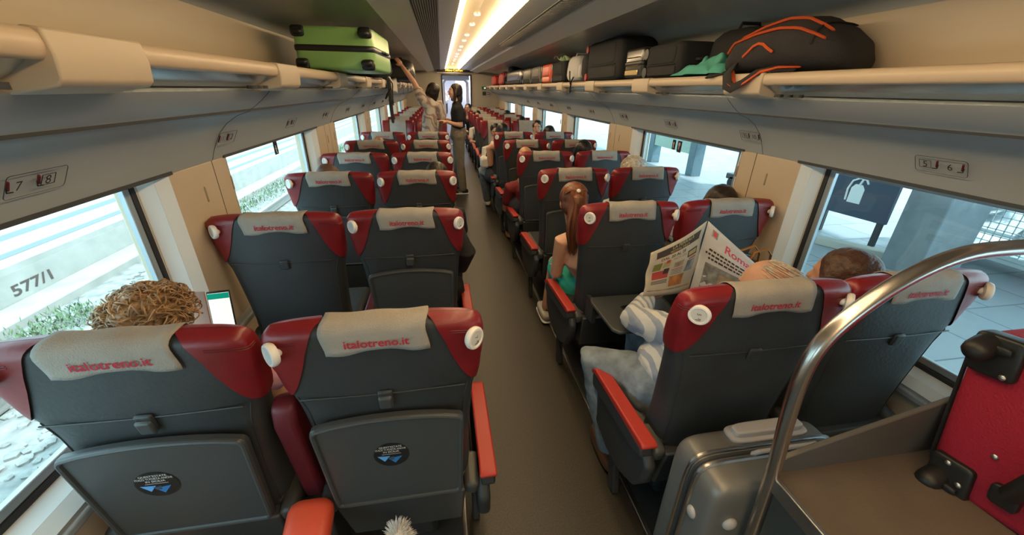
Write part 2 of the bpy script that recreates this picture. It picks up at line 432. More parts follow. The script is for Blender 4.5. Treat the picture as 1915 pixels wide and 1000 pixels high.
# ------------------------------------------------------------------ end wall, vestibule
DX = .11
mb = MB()
mb.b2(-1.5, DX-.44, Y1, Y1+.1, 0, 2.3); mb.b2(DX+.44, 1.5, Y1, Y1+.1, 0, 2.3); mb.b2(DX-.44, DX+.44, Y1, Y1+.1, 1.99, 2.3)
obj('wall_far', mb, mat('end_wall', (.46, .43, .36), .5), kind='structure', loc=(0, Y1, 0))
mb = MB(); mb.b2(-1.5, 1.5, Y0-.06, Y0, 0, 2.3); obj('wall_near', mb, cream, kind='structure', loc=(0, Y0, 0))
dm = MB()
for x in (DX-.44, DX+.41): dm.b2(x, x+.03, Y1-.03, Y1+.11, 0, 1.99)
dm.b2(DX-.44, DX+.44, Y1-.03, Y1+.11, 1.96, 1.99)
dr = obj('door_1', dm, blackp, kind='structure', loc=(DX, Y1, 0), bevel=.004)
dr2 = MB(); dr2.b2(DX-.56, DX+.56, Y1-.05, Y1-.01, 2.015, 2.045)
obj('door_header', dr2, alum, dr, bevel=.005)
q = MB(); q.b2(DX-.42, DX+.42, Y1-.02, Y1+.12, 0, .02); obj('door_threshold', q, alum, dr)
vw = mat('vestibule_white', (.72, .74, .8), .4)
q = MB()
q.b2(DX-.75, DX-.7, Y1+.1, 15.4, 0, 2.1); q.b2(DX+.47, DX+.52, Y1+.1, 15.4, 0, 2.1); q.b2(DX-.75, DX+.52, Y1+.1, 15.4, 2.08, 2.14)
q.b2(DX-.75, DX+.52, 15.4, 15.45, 0, 2.1)
obj('wall_vestibule', q, vw, kind='structure', loc=(DX, 14, 0))
q = MB().b2(DX-.75, DX+.52, Y1+.1, 15.4, -.02, .0); obj('floor_vestibule', q, floorm, kind='structure')
# inner portal frames and door of the vestibule
q = MB()
q.tube([(DX-.38, 13.5, 0), (DX-.38, 13.5, 1.75), (DX-.3, 13.5, 1.88), (DX+.25, 13.5, 1.88), (DX+.36, 13.5, 1.78), (DX+.38, 13.5, 0)], .05, 8)
q.b2(DX-.42, DX+.42, 13.45, 13.55, 1.86, 2.08)
pf = obj('door_2', q, vw, kind='structure', loc=(DX, 13.5, 0), ang=50)
q = MB().b2(DX+.02, DX+.36, 14.2, 14.24, .02, 1.9); obj('door_leaf', q, mat('leaf_grey', (.5, .52, .58), .35), pf, bevel=.01)
q = MB(); q.tube([(DX+.10, 14.18, .7), (DX+.10, 14.16, .75), (DX+.10, 14.16, 1.35), (DX+.10, 14.18, 1.4)], .012, 8); obj('door_handle', q, alum, pf)
vl = bpy.data.lights.new('vestibule_lamp', 'AREA'); vl.energy = 22; vl.size = .6; vl.color = (.9, .93, 1)
vo = bpy.data.objects.new('vestibule_lamp', vl); COL.objects.link(vo); vo.location = (DX, 14.0, 2.06); vo['kind'] = 'structure'
# LED sign
t = thing('led_sign', 'black destination display with amber lettering above the far door', 'display', (DX-.03, Y1-.1, 2.06))
ledm = mat('amber_led', (1, .5, .05), .5, emit=(1, .42, .03), estr=3.0)
obj('housing', MB().b2(DX-.56, DX+.56, Y1-.12, Y1-.02, 2.05, 2.13), blackp, t, bevel=.004)
obj('lettering', text_mb('Milano C.le/Tori', .075, lambda x, y_: Vector((DX-.06+x, Y1-.123, 2.09+y_))), ledm, t, smooth=False)
# signs on end wall
t = thing('exit_sign', 'small green sign with white arrow on the far end wall', 'sign', (1.1, Y1-.01, 1.62))
exx = .93
obj('board', MB().b2(exx-.07, exx+.07, Y1-.012, Y1-.002, 1.60, 1.68), mat('sign_green', (.03, .22, .08), .5), t)
obj('arrow', MB().prism([(-.02, -.01), (.005, -.01), (.005, -.03), (.045, 0), (.005, .03), (.005, .01), (-.02, .01)], lambda a, b, c: Vector((exx+.01+a, Y1-.013-c, 1.64+b)), 0, .002), mat('sign_white', (.9, .9, .9), .5, emit=(.9, 1, .9), estr=.5), t)
t = thing('notice_sign', 'grey framed notice with dark red symbol on the far end wall below the green sign', 'sign', (1.1, Y1-.02, 1.42))
nx = 1.0
obj('frame', MB().b2(nx-.13, nx+.13, Y1-.02, Y1-.002, 1.43, 1.55), alum, t, bevel=.004)
obj('picture', MB().b2(nx-.12, nx-.01, Y1-.024, Y1-.02, 1.44, 1.54), plastic_dk, t)
obj('symbol', MB().tube([(nx+.01, Y1-.024, 1.515), (nx+.09, Y1-.024, 1.515), (nx+.11, Y1-.024, 1.49), (nx+.09, Y1-.024, 1.465), (nx+.01, Y1-.024, 1.465)], .01, 6), darkred, t)

# ------------------------------------------------------------------ seats
# local frame: origin on the floor under the backrest's rear face, +y the way the passenger faces
def ry(z): return .045*(1.06-z)/.64
def th(z):
    pts = [(.40, .15), (.7, .13), (.9, .11), (1.0, .10), (1.13, .066)]
    for (a, ta), (b, tb) in zip(pts, pts[1:]):
        if z <= b: return ta+(tb-ta)*max(0, (z-a)/(b-a))
    return .066
def hwf(z):
    pts = [(.40, .215), (.6, .210), (.85, .229), (.93, .246), (1.05, .255), (1.13, .252)]
    for (a, ta), (b, tb) in zip(pts, pts[1:]):
        if z <= b: return ta+(tb-ta)*max(0, (z-a)/(b-a))
    return .252
ZTOP, RT = 1.116, .026
def levels():
    out = [(z, 0) for z in (.46, .48, .52, .58, .66, .74, .8, .86, .90, .94, .98, 1.02, 1.05, ZTOP-RT)]
    out += [(ZTOP-RT+RT*math.sin(R(a)), RT*(1-math.cos(R(a)))) for a in (18, 36, 54, 72, 90)]
    return out
def sec(z, inset, ang, off=0):
    hw = hwf(z)-inset*.8+off; hd = th(z)/2-inset+off; yc = ry(z)+th(z)/2
    ca, sa = math.cos(ang), math.sin(ang); e = .42
    x = hw*math.copysign(abs(ca)**e, ca); y = hd*math.copysign(abs(sa)**e, sa)
    if sa < 0: x *= 1-.15*(-sa)*max(0, min(1, (1.0-z)/.15))
    zz = z - (abs(x)/.243)**4*.010*(1 if z > 1.0 else 0) + (off if inset >= RT*.95 else off*inset/RT)
    return Vector((x, yc+y, zz))
def shell_mb():
    n = 44; rs = [[sec(z, i, 2*PI*k/n) for k in range(n)] for z, i in levels()]
    zt = ZTOP; rs.append([Vector((sec(zt, RT, 2*PI*k/n).x*.6, ry(zt)+th(zt)/2, sec(zt, RT, 2*PI*k/n).z)) for k in range(n)])
    return MB().rings(rs)
def wing_mb(s, off=.005, front_low=.94):
    """red corner patch wrapping from the rear face round the side to the front"""
    rs = []; zs = [(z, 0) for z in (.895, .90, .91, .925, .945, .965, .985, 1.005, 1.025, 1.045, 1.062, ZTOP-RT)] + levels()[-5:]
    for z, ins in zs:
        t = max(0, min(1, (z-.895)/.20)); wdt = .022+.092*t**.8
        hw = hwf(z)-ins*.8+off
        xb = (hw-wdt)/hw/(1-.15*max(0, min(1, (1.0-z)/.15))); ab = math.acos(min(.999, xb**(1/.42)))
        rs.append([sec(z, ins, (-ab+2*ab*k/15), off) for k in range(16)])
    z, ins = zs[-1]; last = rs[-1]
    yc = ry(z)+th(z)/2
    rs.append([Vector((p.x, yc+(p.y-yc)*.05, p.z+.0015)) for p in last])
    if s < 0: rs = [[Vector((-p.x, p.y, p.z)) for p in r] for r in rs]
    return MB().rings(rs, close=False, cap=False)
def front_wing_mb(s):
    rs = []
    for j in range(12):
        z = .84+(1.08-.84)*j/11
        q = []
        for k in range(8):
            x = hwf(z)+.004-.115*k/7*(min(1, (z-.81)/.12)**.6)
            q.append(Vector((s*x, ry(z)+th(z)+.004+.03*math.cos(k/7*PI/2)*1.0 - (.04 if k == 0 else 0), z)))
        rs.append(q)
    rs.append([Vector((p.x*.99, p.y-.02, 1.112)) for p in rs[-1]])
    rs.append([Vector((p.x, p.y-.04, 1.120)) for p in rs[-1]])
    return MB().rings(rs, close=False, cap=False)
def cover_path(x, low_r=1.044, low_f=.97, wav=0):
    o = .005; P = []; ZR = ZTOP-RT
    y0 = lambda z: ry(z)-o
    for i in range(5): z = low_r+(ZR-low_r)*i/4; P.append((y0(z), z))
    for a in (20, 40, 60, 80): P.append((ry(1.1)-o+(RT+o)*(1-math.cos(R(a))), ZR+(RT+o)*math.sin(R(a))))
    P.append((ry(1.1)+th(1.1)/2, ZTOP+o))
    for a in (80, 60, 40, 20): P.append((ry(1.1)+th(1.1)+o-(RT+o)*(1-math.cos(R(a))), ZR+(RT+o)*math.sin(R(a))))
    for i in range(5): z = ZR+(low_f-ZR)*i/4; P.append((ry(z)+th(z)+o, z))
    return P
def cover_mb(seed=0, low_f=.97, hw=.122, low_r=1.040, xo=.0):
    rnd = random.Random(seed); ph = rnd.random()*6; rs = []
    for i in range(19):
        u = -1+2*i/18; x = u*hw; q = []
        pts = cover_path(x, low_r+.006*math.sin(ph+u*3.2), low_f)
        for j, (y, z) in enumerate(pts):
            a = max(0, 1-j/4)
            q.append(Vector((xo+x+.004*math.sin(j*.7+ph), y-.002*a*(1+math.sin(u*9+ph)), z+.0018*math.sin(u*6+ph))))
        rs.append(q)
    return MB().rings(rs, close=False, cap=False)
def cover_text(mbfn, w=.150):
    c = text_mb('italotreno.it', .0285, lambda x, y: Vector((x*1.0, y, 0)), bold=.0005)
    mx = max(v.x for v in c.v)-min(v.x for v in c.v); k = w/mx
    def fn(v):
        z = 1.0665+v.y*k*1.02
        return Vector((v.x*k+.002, ry(z)-.0098, z))
    return MB().merge(c, fn)
KY = -.010
def knob(kx, parent, num=None):
    s = 1 if kx > 0 else -1; c = Vector((kx, KY, 1.058)); n = Vector((s*.72, -.69, .05)).normalized()
    b = MB().tube([c-n*.016, c-n*.008], [.012, .012], 14)
    k = obj('grip_knob', b, whitep, parent)
    t = Vector((0, 0, 1)).cross(n).normalized(); u = n.cross(t)
    rs = []
    for r_, h in ((.010, -.014), (.026, -.012), (.0295, -.006), (.0295, .001), (.027, .0055), (.022, .006), (.0205, .0035), (.001, .0035)):
        rs.append([c+n*h+(t*math.cos(2*PI*i/28)+u*math.sin(2*PI*i/28))*r_ for i in range(28)])
    obj('knob_cap', MB().rings(rs), whitep, k, ang=50)
    obj('knob_face', MB().cyl(c+n*.0034, c+n*.0042, .0195, 24), knobface, k)
    return k
def knob_number(kx, k, num, par):
    s = 1 if kx > 0 else -1; c = Vector((kx, KY, 1.058)); n = Vector((s*.72, -.69, .05)).normalized()
    t = Vector((0, 0, 1)).cross(n).normalized(); u = n.cross(t)
    off = Vector((0, 0, 0))
    # numerals run down the disc
    m_ = text_mb(num, .015, lambda x, y: c+n*.0046+(-u)*(x-.0035)*1.0+t*(y)+off)
    m_.merge(text_mb('^', .013, lambda x, y: c+n*.0046+(-u)*(x+.010)+t*(y)))
    m_.tube([c+n*.0046-u*.009+t*.006, c+n*.0046-u*.014+t*.006, c+n*.0046-u*.014-t*.006], .0008, 5)
    base = rootloc(par)
    m_.v = [v+base for v in m_.v]
    obj('seat_number', m_, darkred if num.startswith('5') else blacktext, par, smooth=False)
def tray_pts(k=1.0):
    # outline in (x, z) seen from behind: arched top, slightly narrower foot
    out = []
    def arc(cx, cz, r, a0, a1, n=5):
        for i in range(n+1): a = R(a0+(a1-a0)*i/n); out.append((cx+r*math.cos(a), cz+r*math.sin(a)))
    arc(.180, .800, .018, 0, 85)
    for i in range(1, 12): x = .176-.352*i/12; out.append((x, .818+.020*(1-(x/.19)**2)))
    arc(-.180, .800, .018, 95, 180); arc(-.170, .494, .016, 185, 270); arc(.170, .494, .016, 270, 355)
    return out
def tray(parent):
    P = tray_pts()
    fn = lambda x, z, t: Vector((x, ry(z)-.012-t, z))
    b = obj('tray_table', MB().prism(P, fn, 0, .02), plastic, parent, bevel=.003, ang=50)
    cx = 0; cz = .66
    rim = [fn(x*.965, cz+(z-cz)*.965, .0205) for x, z in P]
    obj('raised_rim', MB().tube(rim, .0068, 8, cyc=True), plastic, b)
    lt = MB().box((0, ry(.865)-.012, .872), (.036, .014, .044), (R(9), 0, 0))
    obj('latch', lt, plastic, b, bevel=.008, seg=3)
    return b
def sticker(par, ox=0):
    base = rootloc(par)
    fn = lambda x, z, t=0: Vector((x*1.16+ox, ry(.69+z*1.16)-.0332-t, .69+z*1.16))+base
    st = obj('sticker', MB().prism([(.041*math.cos(2*PI*i/36), .041*math.sin(2*PI*i/36)) for i in range(36)], fn, 0, .0006), blackp, par, label='round black sticker with white lettering and blue shapes')
    tx = MB()
    for i, (l, sz) in enumerate((("QUEST'ESTATE", .0085), ("ITALO TI PORTA ANCHE", .0085), ("IN SICILIA", .0085))):
        c = text_mb(l, sz, lambda x, y: Vector((x, y, 0))); wd = max(v.x for v in c.v)
        k = min(1, (.026, .035, .03)[i]/wd)
        tx.merge(c, lambda v: fn(v.x*k, v.y+.028-.0085*i, .0009))
    tx.merge(MB().prism([(-.022, .0035), (.022, .0035), (.022, .0028), (-.022, .0028)], fn, .0007, .0009))
    obj('sticker_text', tx, whitep, st, smooth=False)
    bl = MB(); bl.prism([(-.033, -.002), (-.004, -.004), (-.018, -.022)], fn, .0007, .001)
    obj('blue_shape', bl, mat('sticker_blue', (.12, .38, .8), .5), st, smooth=False)
    bl = MB(); bl.prism([(-.008, -.012), (.024, -.007), (.006, -.03)], fn, .0007, .0012)
    obj('blue_shape', bl, mat('sticker_blue2', (.03, .2, .5), .5), st, smooth=False)
    obj('dark_shape', MB().prism([(-.010, -.008), (.006, -.006), (.004, -.018), (-.006, -.017)], fn, .0012, .0015), mat('sticker_dark', (.05, .08, .14), .5), st, smooth=False)
def make_seat(name, aisle, discs, facing):
    """aisle: +1 / -1 = side the aisle armrest is on in local x, 0 = none"""
    t = thing(name, 'x', 'seat', (0, 0, 0))
    sh = obj('backrest', shell_mb(), leather, t, ang=60)
    for s in (-1, 1):
        wg = obj('headrest_wing', wing_mb(s), redl, t, ang=60, label='red leather headrest wing')
        for zz in (1.078, 1.084): pts = [sec(zz, 0, -1.15+1.15*i/10, .0058) for i in range(11)]; obj('stitch_line', MB().tube([Vector((s*p.x, p.y, p.z)) for p in pts], .0011, 4), darkred, wg)
    if facing:
        for s in (-1, 1): obj('front_wing', front_wing_mb(s), redl, t, ang=60, label='red leather headrest wing')
        # tall cloth panel on the front
        rs = []
        for i in range(9):
            x = -.13+.26*i/8
            rs.append([Vector((x, ry(z)+th(z)+.012, z)) for z in (.70, .8, .9, 1.0, 1.09)]+[Vector((x, ry(1.12)+th(1.12)-.012, 1.126)), Vector((x, ry(1.12)+.01, 1.128)), Vector((x, ry(1.1)-.008, 1.10)), Vector((x, ry(1.05)-.009, 1.05))])
        obj('headrest_cover', MB().rings(rs, close=False, cap=False), cloth, t, ang=80, label='pale grey headrest cloth')
    else:
        cv = obj('headrest_cover', cover_mb(3), cloth, t, ang=80, solid=.0022, label='pale grey headrest cloth with red lettering')
        q = MB()
        
        obj('lettering', cover_text(None), redtext, cv, smooth=False)
        # seam across the back, side piping
        q = MB(); pts = []
        for i in range(13): x = -.205+.41*i/12; z = .898-.004*math.cos(x*9); pts.append((x, ry(z)-.0012, z))
        q.tube(pts, .0026, 6)
        for s in (-1, 1): q.tube([sec(z, 0, -PI/2+s*1.08, .0008) for z in (.895, .84, .76, .66, .56, .49)], .002, 5)
        obj('seam', q, leather, t)
        obj('strap_tab', MB().box((.0, ry(.89)-.004, .885), (.038, .012, .046), (R(8), 0, 0)), leather, t, bevel=.007, seg=3)
        tray(t)
    for s in discs: knob(s, t)
    # lower frame, seat cushion, shell
    q = MB(); q.prism([(-.195, .468), (.195, .468), (.18, .25), (-.18, .25)], lambda x, z, k: Vector((x, .03+k+(.468-z)*.25, z)), -.015, .05)
    obj('pocket_panel', q, plastic, t, bevel=.008, seg=2)
    q = MB()
    q.box((0, .105, .472), (.44, .10, .05)); obj('recline_bar', q, plastic_dk, t, bevel=.015)
    for s in (-1, 1):
        obj('hinge_cover', MB().box((s*.216, .075, .472), (.05, .12, .062), (R(12), 0, 0)), plastic, t, bevel=.018, seg=3)
    q = MB(); q.box((0, .38, .405), (.45, .46, .12)); obj('seat_cushion', q, leather, t, bevel=.04, seg=4)
    q = MB().box((0, .36, .31), (.42, .44, .09)); obj('seat_pan', q, plastic_dk, t, bevel=.03, seg=3)
    q = MB().box((0, .33, .14), (.16, .30, .27)); obj('pedestal', q, plastic_dk, t, bevel=.02)
    if aisle:
        s = aisle
        prof = [(.04, .50), (-.01, .44), (.0, .36), (.06, .27), (.16, .22), (.28, .20), (.42, .23), (.50, .30), (.53, .40), (.52, .46), (.40, .43), (.2, .43)]
        obj('side_shell', MB().prism(prof, lambda y, z, k: Vector((s*k, y, z)), .232, .272), plastic_dk, t, bevel=.016, seg=3, ang=60)
        prof = [(.02, .515), (.44, .485), (.485, .46), (.49, .42), (.44, .41), (.06, .455), (.01, .48)]
        ar = obj('armrest', MB().prism(prof, lambda y, z, k: Vector((s*k, y, z)), .244, .29), plastic_dk, t, bevel=.008, seg=2, ang=60)
        prof = [(.015, .515), (.0, .530), (.005, .540), (.02, .543), (.44, .513), (.492, .482), (.50, .462), (.488, .458), (.44, .485)]
        obj('armrest_pad', MB().prism(prof, lambda y, z, k: Vector((s*k, y, z)), .240, .294), redpad, ar, bevel=.007, seg=3, ang=60, label='red padded top')
        obj('side_leg', MB().box((s*.235, .26, .13), (.03, .06, .26), (R(-12), 0, 0)), plastic_dk, t, bevel=.008)
    return t
P_ = {('L', 0): make_seat('train_seat', 1, (-.234, .236), False), ('L', 1): make_seat('train_seat', 0, (-.226,), False),
      ('R', 0): make_seat('train_seat', -1, (-.224, .238), False), ('R', 1): make_seat('train_seat', 0, (.236,), False)}
F_ = {('L', 0): make_seat('train_seat', -1, (), True), ('L', 1): make_seat('train_seat', 0, (), True),
      ('R', 0): make_seat('train_seat', 1, (), True), ('R', 1): make_seat('train_seat', 0, (), True)}
SX = {('L', 0): -.548, ('L', 1): -1.10, ('R', 0): .54, ('R', 1): 1.088}
ROWY = [.816, 1.709, 2.614, 3.444, 4.300, 5.166]
ordn = ['nearest', 'second', 'third', 'fourth', 'fifth', 'sixth', 'seventh']
NO_TRAY = {('L', 1, 1), ('R', 0, 0), ('R', 1, 0), ('R', 0, 1)}
SEAT = {}
extra = {('L', 1, 0): ', tray table up with a round sticker', ('L', 0, 0): ', tray table up with a round sticker', ('R', 0, 0): ', man with newspaper in it', ('L', 1, 1): ', plain back without a raised tray',
         ('R', 0, 1): ', tray table folded down behind it'}
for n, y in enumerate(ROWY):
    for key, pr_ in P_.items():
        t = copy_tree(pr_, None, ('tray_table',) if (*key, n) in NO_TRAY else ())
        t.location = (SX[key], y+(.015 if n or key[0] == 'R' else -.005), 0)
        side = 'left' if key[0] == 'L' else 'right'; pos = 'beside the aisle' if key[1] == 0 else 'beside the %s windows' % side
        setp(t, 'x', 'seat', 'seats seen from behind')
        t['label'] = 'grey and red seat back, %s row, %s of aisle, %s' % (ordn[n], side, pos)
        SEAT[(*key, n)] = t
        if key == ('L', 1): t.scale = (1.04, 1, 1)
        if key == ('R', 0) and n == 0: t.scale = (1.07, 1, 1); t.location.x += .012
        if n < 3:
            num = (7+4*n if key[1] == 0 else 8+4*n) if key[0] == 'L' else (5+4*n if key[1] == 0 else 6+4*n)
            for ss in ((.236,) if key == ('L', 0) else (-.224,) if key == ('R', 0) else ()): knob_number(ss, None, str(num), t)
for key in (('L', 0), ('L', 1)):
    for ch in SEAT[(*key, 0)].children:
        if ch.name.startswith('tray_table'): sticker(ch, -.03 if key[1] else -.005); break
for n in range(7):
    for key, pr_ in F_.items():
        t = copy_tree(pr_); y = 7.05+.87*n+.12
        t.location = (SX[key], y, 0); t.rotation_euler = (0, 0, PI)
        side = 'left' if key[0] == 'L' else 'right'; pos = 'beside the aisle' if key[1] == 0 else 'beside the windows'
        setp(t, 'seat facing the camera, %s of such rows, %s of aisle, %s' % (ordn[n], side, pos), 'seat', 'seats facing the camera')
for pr_ in list(P_.values())+list(F_.values()): drop(pr_)

# armrests between the paired seats, raised upright, with the socket box under them
def mid_arm(xc, y, label):
    t = thing('middle_armrest', label, 'armrest', (xc, y, .42), 'armrests between paired seats')
    prof = [(.05, .46), (.03, .60), (.0, .80), (.01, .86), (.05, .875), (.10, .84), (.13, .62), (.14, .46)]
    obj('armrest_pad', MB().prism(prof, lambda a, z, k: Vector((xc+k, y+a, z)), -.03, .03), darkred, t, bevel=.014, seg=3, ang=60, label='dark red leather pad')
    obj('armrest_base', MB().box((xc, y+.12, .23), (.05, .12, .44)), plastic_dk, t, bevel=.01)
    return t
m0 = mid_arm(-.815, ROWY[0]+.015, 'dark red upright armrest between the two nearest left seats')
m1 = thing('middle_armrest', 'x', 'armrest', (-.82, 0, .40), 'armrests between paired seats')
obj('armrest_pad', MB().box((-.82, .30, .49), (.05, .34, .035)), darkred, m1, bevel=.012, seg=3, label='dark red leather pad')
obj('armrest_base', MB().box((-.82, .28, .36), (.035, .26, .22)), plastic_dk, m1, bevel=.01)
for n in range(0, 6):
    for sx_, sd_ in ((-.82, 'left'), (.81, 'right')):
        if n == 0 and sx_ < 0: continue
        c = copy_tree(m1); c.location = (sx_, ROWY[n]+.015, .40); c['label'] = 'dark red lowered armrest between the %s seats of the %s row' % (sd_, ordn[n])
drop(m1)
t = thing('socket_box', 'coral double power socket box between the two nearest left seats', 'socket box', (-.80, .74, .40))
bx = MB(); rs = []
for yy_, k, dz in ((.83, .8, .0), (.82, .95, 0), (.80, 1, 0), (.70, 1.0, -.035), (.665, 1, -.06), (.66, .96, -.062)):
    q = []
    for i in range(28):
        a = 2*PI*i/28; ca, sa = math.cos(a), math.sin(a)
        q.append(Vector((-.80+.062*k*math.copysign(abs(ca)**.5, ca), yy_, .492+dz+.036*k*math.copysign(abs(sa)**.6, sa))))
    rs.append(q)
obj('socket_housing', MB().rings(rs), orange_red, t, ang=50)
for sx_ in (-.029, .031):
    c = Vector((-.80+sx_, .659, .432))
    so = obj('socket', MB().rings([[c+Vector((.023*math.cos(2*PI*i/20), -h, .017*math.sin(2*PI*i/20))) for i in range(20)] for h in (-.02, .0015)]), blackp, t)
    pn = MB()
    for d_ in (-.008, 0, .008): pn.ell(c+Vector((d_, -.002, 0)), (.0018, .001, .0018), n=8, m=6)
    obj('contact', pn, alum, so)

# ------------------------------------------------------------------ outside, left: tracks and the opposite platform
ballast_c = mat('ballast', (.25, .25, .24), .95, var=.35, vscale=7, bump=1.0, bscale=9)
conc = mat('concrete', (.36, .36, .34), .9, var=.12, vscale=3, bump=.2, bscale=12)
conc2 = mat('pale_concrete', (.36, .365, .35), .9, var=.1, vscale=2)
q = MB().b2(-6.0, -1.9, -6, 60, -1.3, -1.1)
obj('ground_ballast', q, ballast_c, kind='structure', loc=(-4, 10, -1.1))
# loose stones
q = MB(); rnd = random.Random(3)
for i in range(1500):
    x = rnd.uniform(-5.2, -2.2); y = rnd.uniform(1.5, 9); r_ = rnd.uniform(.025, .06)
    rs = []
    for j in range(4):
        a = -PI/2+PI*j/3; a = max(-1.4, min(1.4, a))
        rs.append([Vector((x+r_*math.cos(a)*math.cos(t_)*rnd.uniform(.8, 1.2), y+r_*math.cos(a)*math.sin(t_)*rnd.uniform(.8, 1.2), -1.095+r_*.6*math.sin(a))) for t_ in [k*PI*2/5+i for k in range(5)]])
    q.rings(rs)
obj('ballast_stones', q, ballast_c, smooth=False, kind='stuff', label='pale grey ballast stones strewn beside the track outside the left windows', cat='gravel', loc=(-4, 5, -1.1))
for xr in (-4.45,):
    q = MB()
    q.b2(xr-.07, xr+.07, -6, 60, -1.08, -1.06); q.b2(xr-.012, xr+.012, -6, 60, -1.06, -.96); q.b2(xr-.035, xr+.035, -6, 60, -.96, -.92)
    obj('rail', q, mat('rail_steel', (.35, .34, .33), .4, metal=.6), loc=(xr, 10, -1.1), label='steel running rail on the ballast outside the left windows', cat='rail')
q = MB(); q.b2(-30, -6.0, -6, 60, -1.3, -.55); obj('ground_platform_left', q, conc2, kind='structure', loc=(-7, 10, -.55))
q = MB(); q.b2(-6.06, -5.93, -6, 60, -.62, -.535); pl = obj('platform_edge', q, conc, loc=(-6, 10, -.6), kind='structure')
q = MB(); q.b2(-5.93, -5.5, -6, 60, -1.3, -.98); obj('kerb_left', q, conc, kind='structure', loc=(-5.8, 10, -1.1), bevel=.02)
band_g = mat('grey_band', (.13, .16, .18), .8)
for i, (xa, xb) in enumerate(((-6.42, -6.25), (-7.15, -6.9), (-8.6, -8.45))):
    q = MB().b2(xa, xb, -6, 60, -.549, -.545)
    obj('platform_line', q, band_g, label='%s grey line painted along the opposite platform' % ('first', 'second', 'third thin')[i], cat='platform line', group='painted platform lines')
q = MB().b2(-6.9, -6.42, -6, 60, -.549, -.546); obj('platform_line', q, mat('ochre_band', (.31, .27, .23), .8), label='ochre strip between the grey lines on the opposite platform', cat='platform line', group='painted platform lines')
g = text_mb('577/1', .20, lambda x, y: Vector((-5.92, 5.66+x*1.35, -.85+y)), bold=.004)
obj('painted_number', g, mat('faded_paint', (.09, .07, .065), .9), smooth=False, label='faded painted number 577/1 on the opposite platform wall', cat='painted number')
obj('platform_face', MB().b2(-6.0, -5.925, -6, 60, -1.0, -.62), conc, kind='structure', loc=(-6, 10, -.8))
# weeds
leafm = mat('weed_leaf', (.12, .19, .10), .7, var=.3, vscale=20)
q = MB(); rnd = random.Random(5)
for i in range(5200):
    y = 4.0+18*rnd.random()**1.6; x = rnd.gauss(-5.12, .17)+ .05*math.sin(y*3)
    if math.sin(y*1.7)+math.sin(y*.6+1) < -.4: continue
    h = rnd.uniform(.02, .10); a = rnd.uniform(0, 6.28); d = Vector((math.cos(a), math.sin(a), 0))*rnd.uniform(.015, .045)
    p = Vector((x, y, -1.09+rnd.uniform(0, .08))); sd_ = Vector((-d.y, d.x, 0))*.35
    q.add([p, p+d*.5+sd_+Vector((0, 0, h*.6)), p+d+Vector((0, 0, h)), p+d*.5-sd_+Vector((0, 0, h*.6))], [(0, 1, 2, 3)])
obj('weeds', q, leafm, smooth=False, kind='stuff', label='low green weeds along the foot of the opposite platform', cat='weeds', loc=(-5.1, 8, -1.1))
# distant low building and hedge beyond the left platform
q = MB(); q.b2(-24, -23, -10, 80, -.55, 3.0)
obj('wall_station_left', q, mat('pale_wall', (.3, .32, .33), .9, var=.06), kind='structure', loc=(-23, 20, 0))

# ------------------------------------------------------------------ outside, right: covered station platform
pav = mat('platform_paving', (.34, .36, .38), .55, var=.2, vscale=1.5)
nt = pav.node_tree; br = nt.nodes.new('ShaderNodeTexBrick'); br.inputs['Scale'].default_value = 1.0
br.inputs['Color1'].default_value = (.30, .33, .36, 1); br.inputs['Color2'].default_value = (.36, .39, .42, 1); br.inputs['Mortar'].default_value = (.16, .18, .2, 1)
br.inputs['Mortar Size'].default_value = .008; br.inputs['Brick Width'].default_value = .6; br.inputs['Row Height'].default_value = .6
mp = [n_ for n_ in nt.nodes if n_.type == 'MAPPING'][0]
nt.links.new(mp.outputs[0], br.inputs['Vector']); nt.links.new(br.outputs[0], nt.nodes['Principled BSDF'].inputs['Base Color'])
q = MB().b2(1.75, 34, -6, 60, -.6, -.2); obj('ground_platform_right', q, pav, kind='structure', loc=(2, 0, -.2))
q = MB().b2(1.6, 7.6, -8, 22, 3.6, 3.8)
obj('roof_canopy', q, mat('canopy', (.5, .5, .48), .8), kind='structure', loc=(6, 5, 4))
colm = mat('column_stone', (.2, .23, .25), .6, var=.15, vscale=6)
q = MB(); q.b2(4.4, 4.95, 2.87, 3.24, -.2, 3.6); q.b2(4.35, 5.0, 2.82, 3.29, -.2, -.1)
obj('station_column', q, colm, label='broad grey stone column on the platform outside the right window', cat='column', bevel=.015)
q = MB(); q.b2(5.4, 5.65, 8.45, 8.7, -.2, 3.6)
t_ = obj('station_column', q, mat('blue_column', (.16, .24, .28), .6), label='blue-grey steel column by the lit platform sign', cat='column', bevel=.01)
q = MB(); q.b2(5.4, 5.65, 10.4, 10.65, -.2, 3.6)
t_ = obj('station_column', q, MATS['blue_column'], label='farther blue-grey column holding the pale green platform beam', cat='column', bevel=.01)
t = thing('platform_beam', 'pale green beam between two columns on the platform', 'beam', (5.5, 9.6, .28))
obj('beam_box', MB().b2(5.42, 5.6, 8.7, 10.4, .28, 1.6), mat('pale_green', (.5, .66, .55), .6), t, bevel=.01)
# sunlit white hoardings beyond the canopy
q = MB().b2(13.2, 13.4, 2, 40, -.2, 3.2); obj('wall_hoarding', q, mat('white_hoarding', (.85, .88, .88), .7), kind='structure', loc=(13.3, 10, 0))
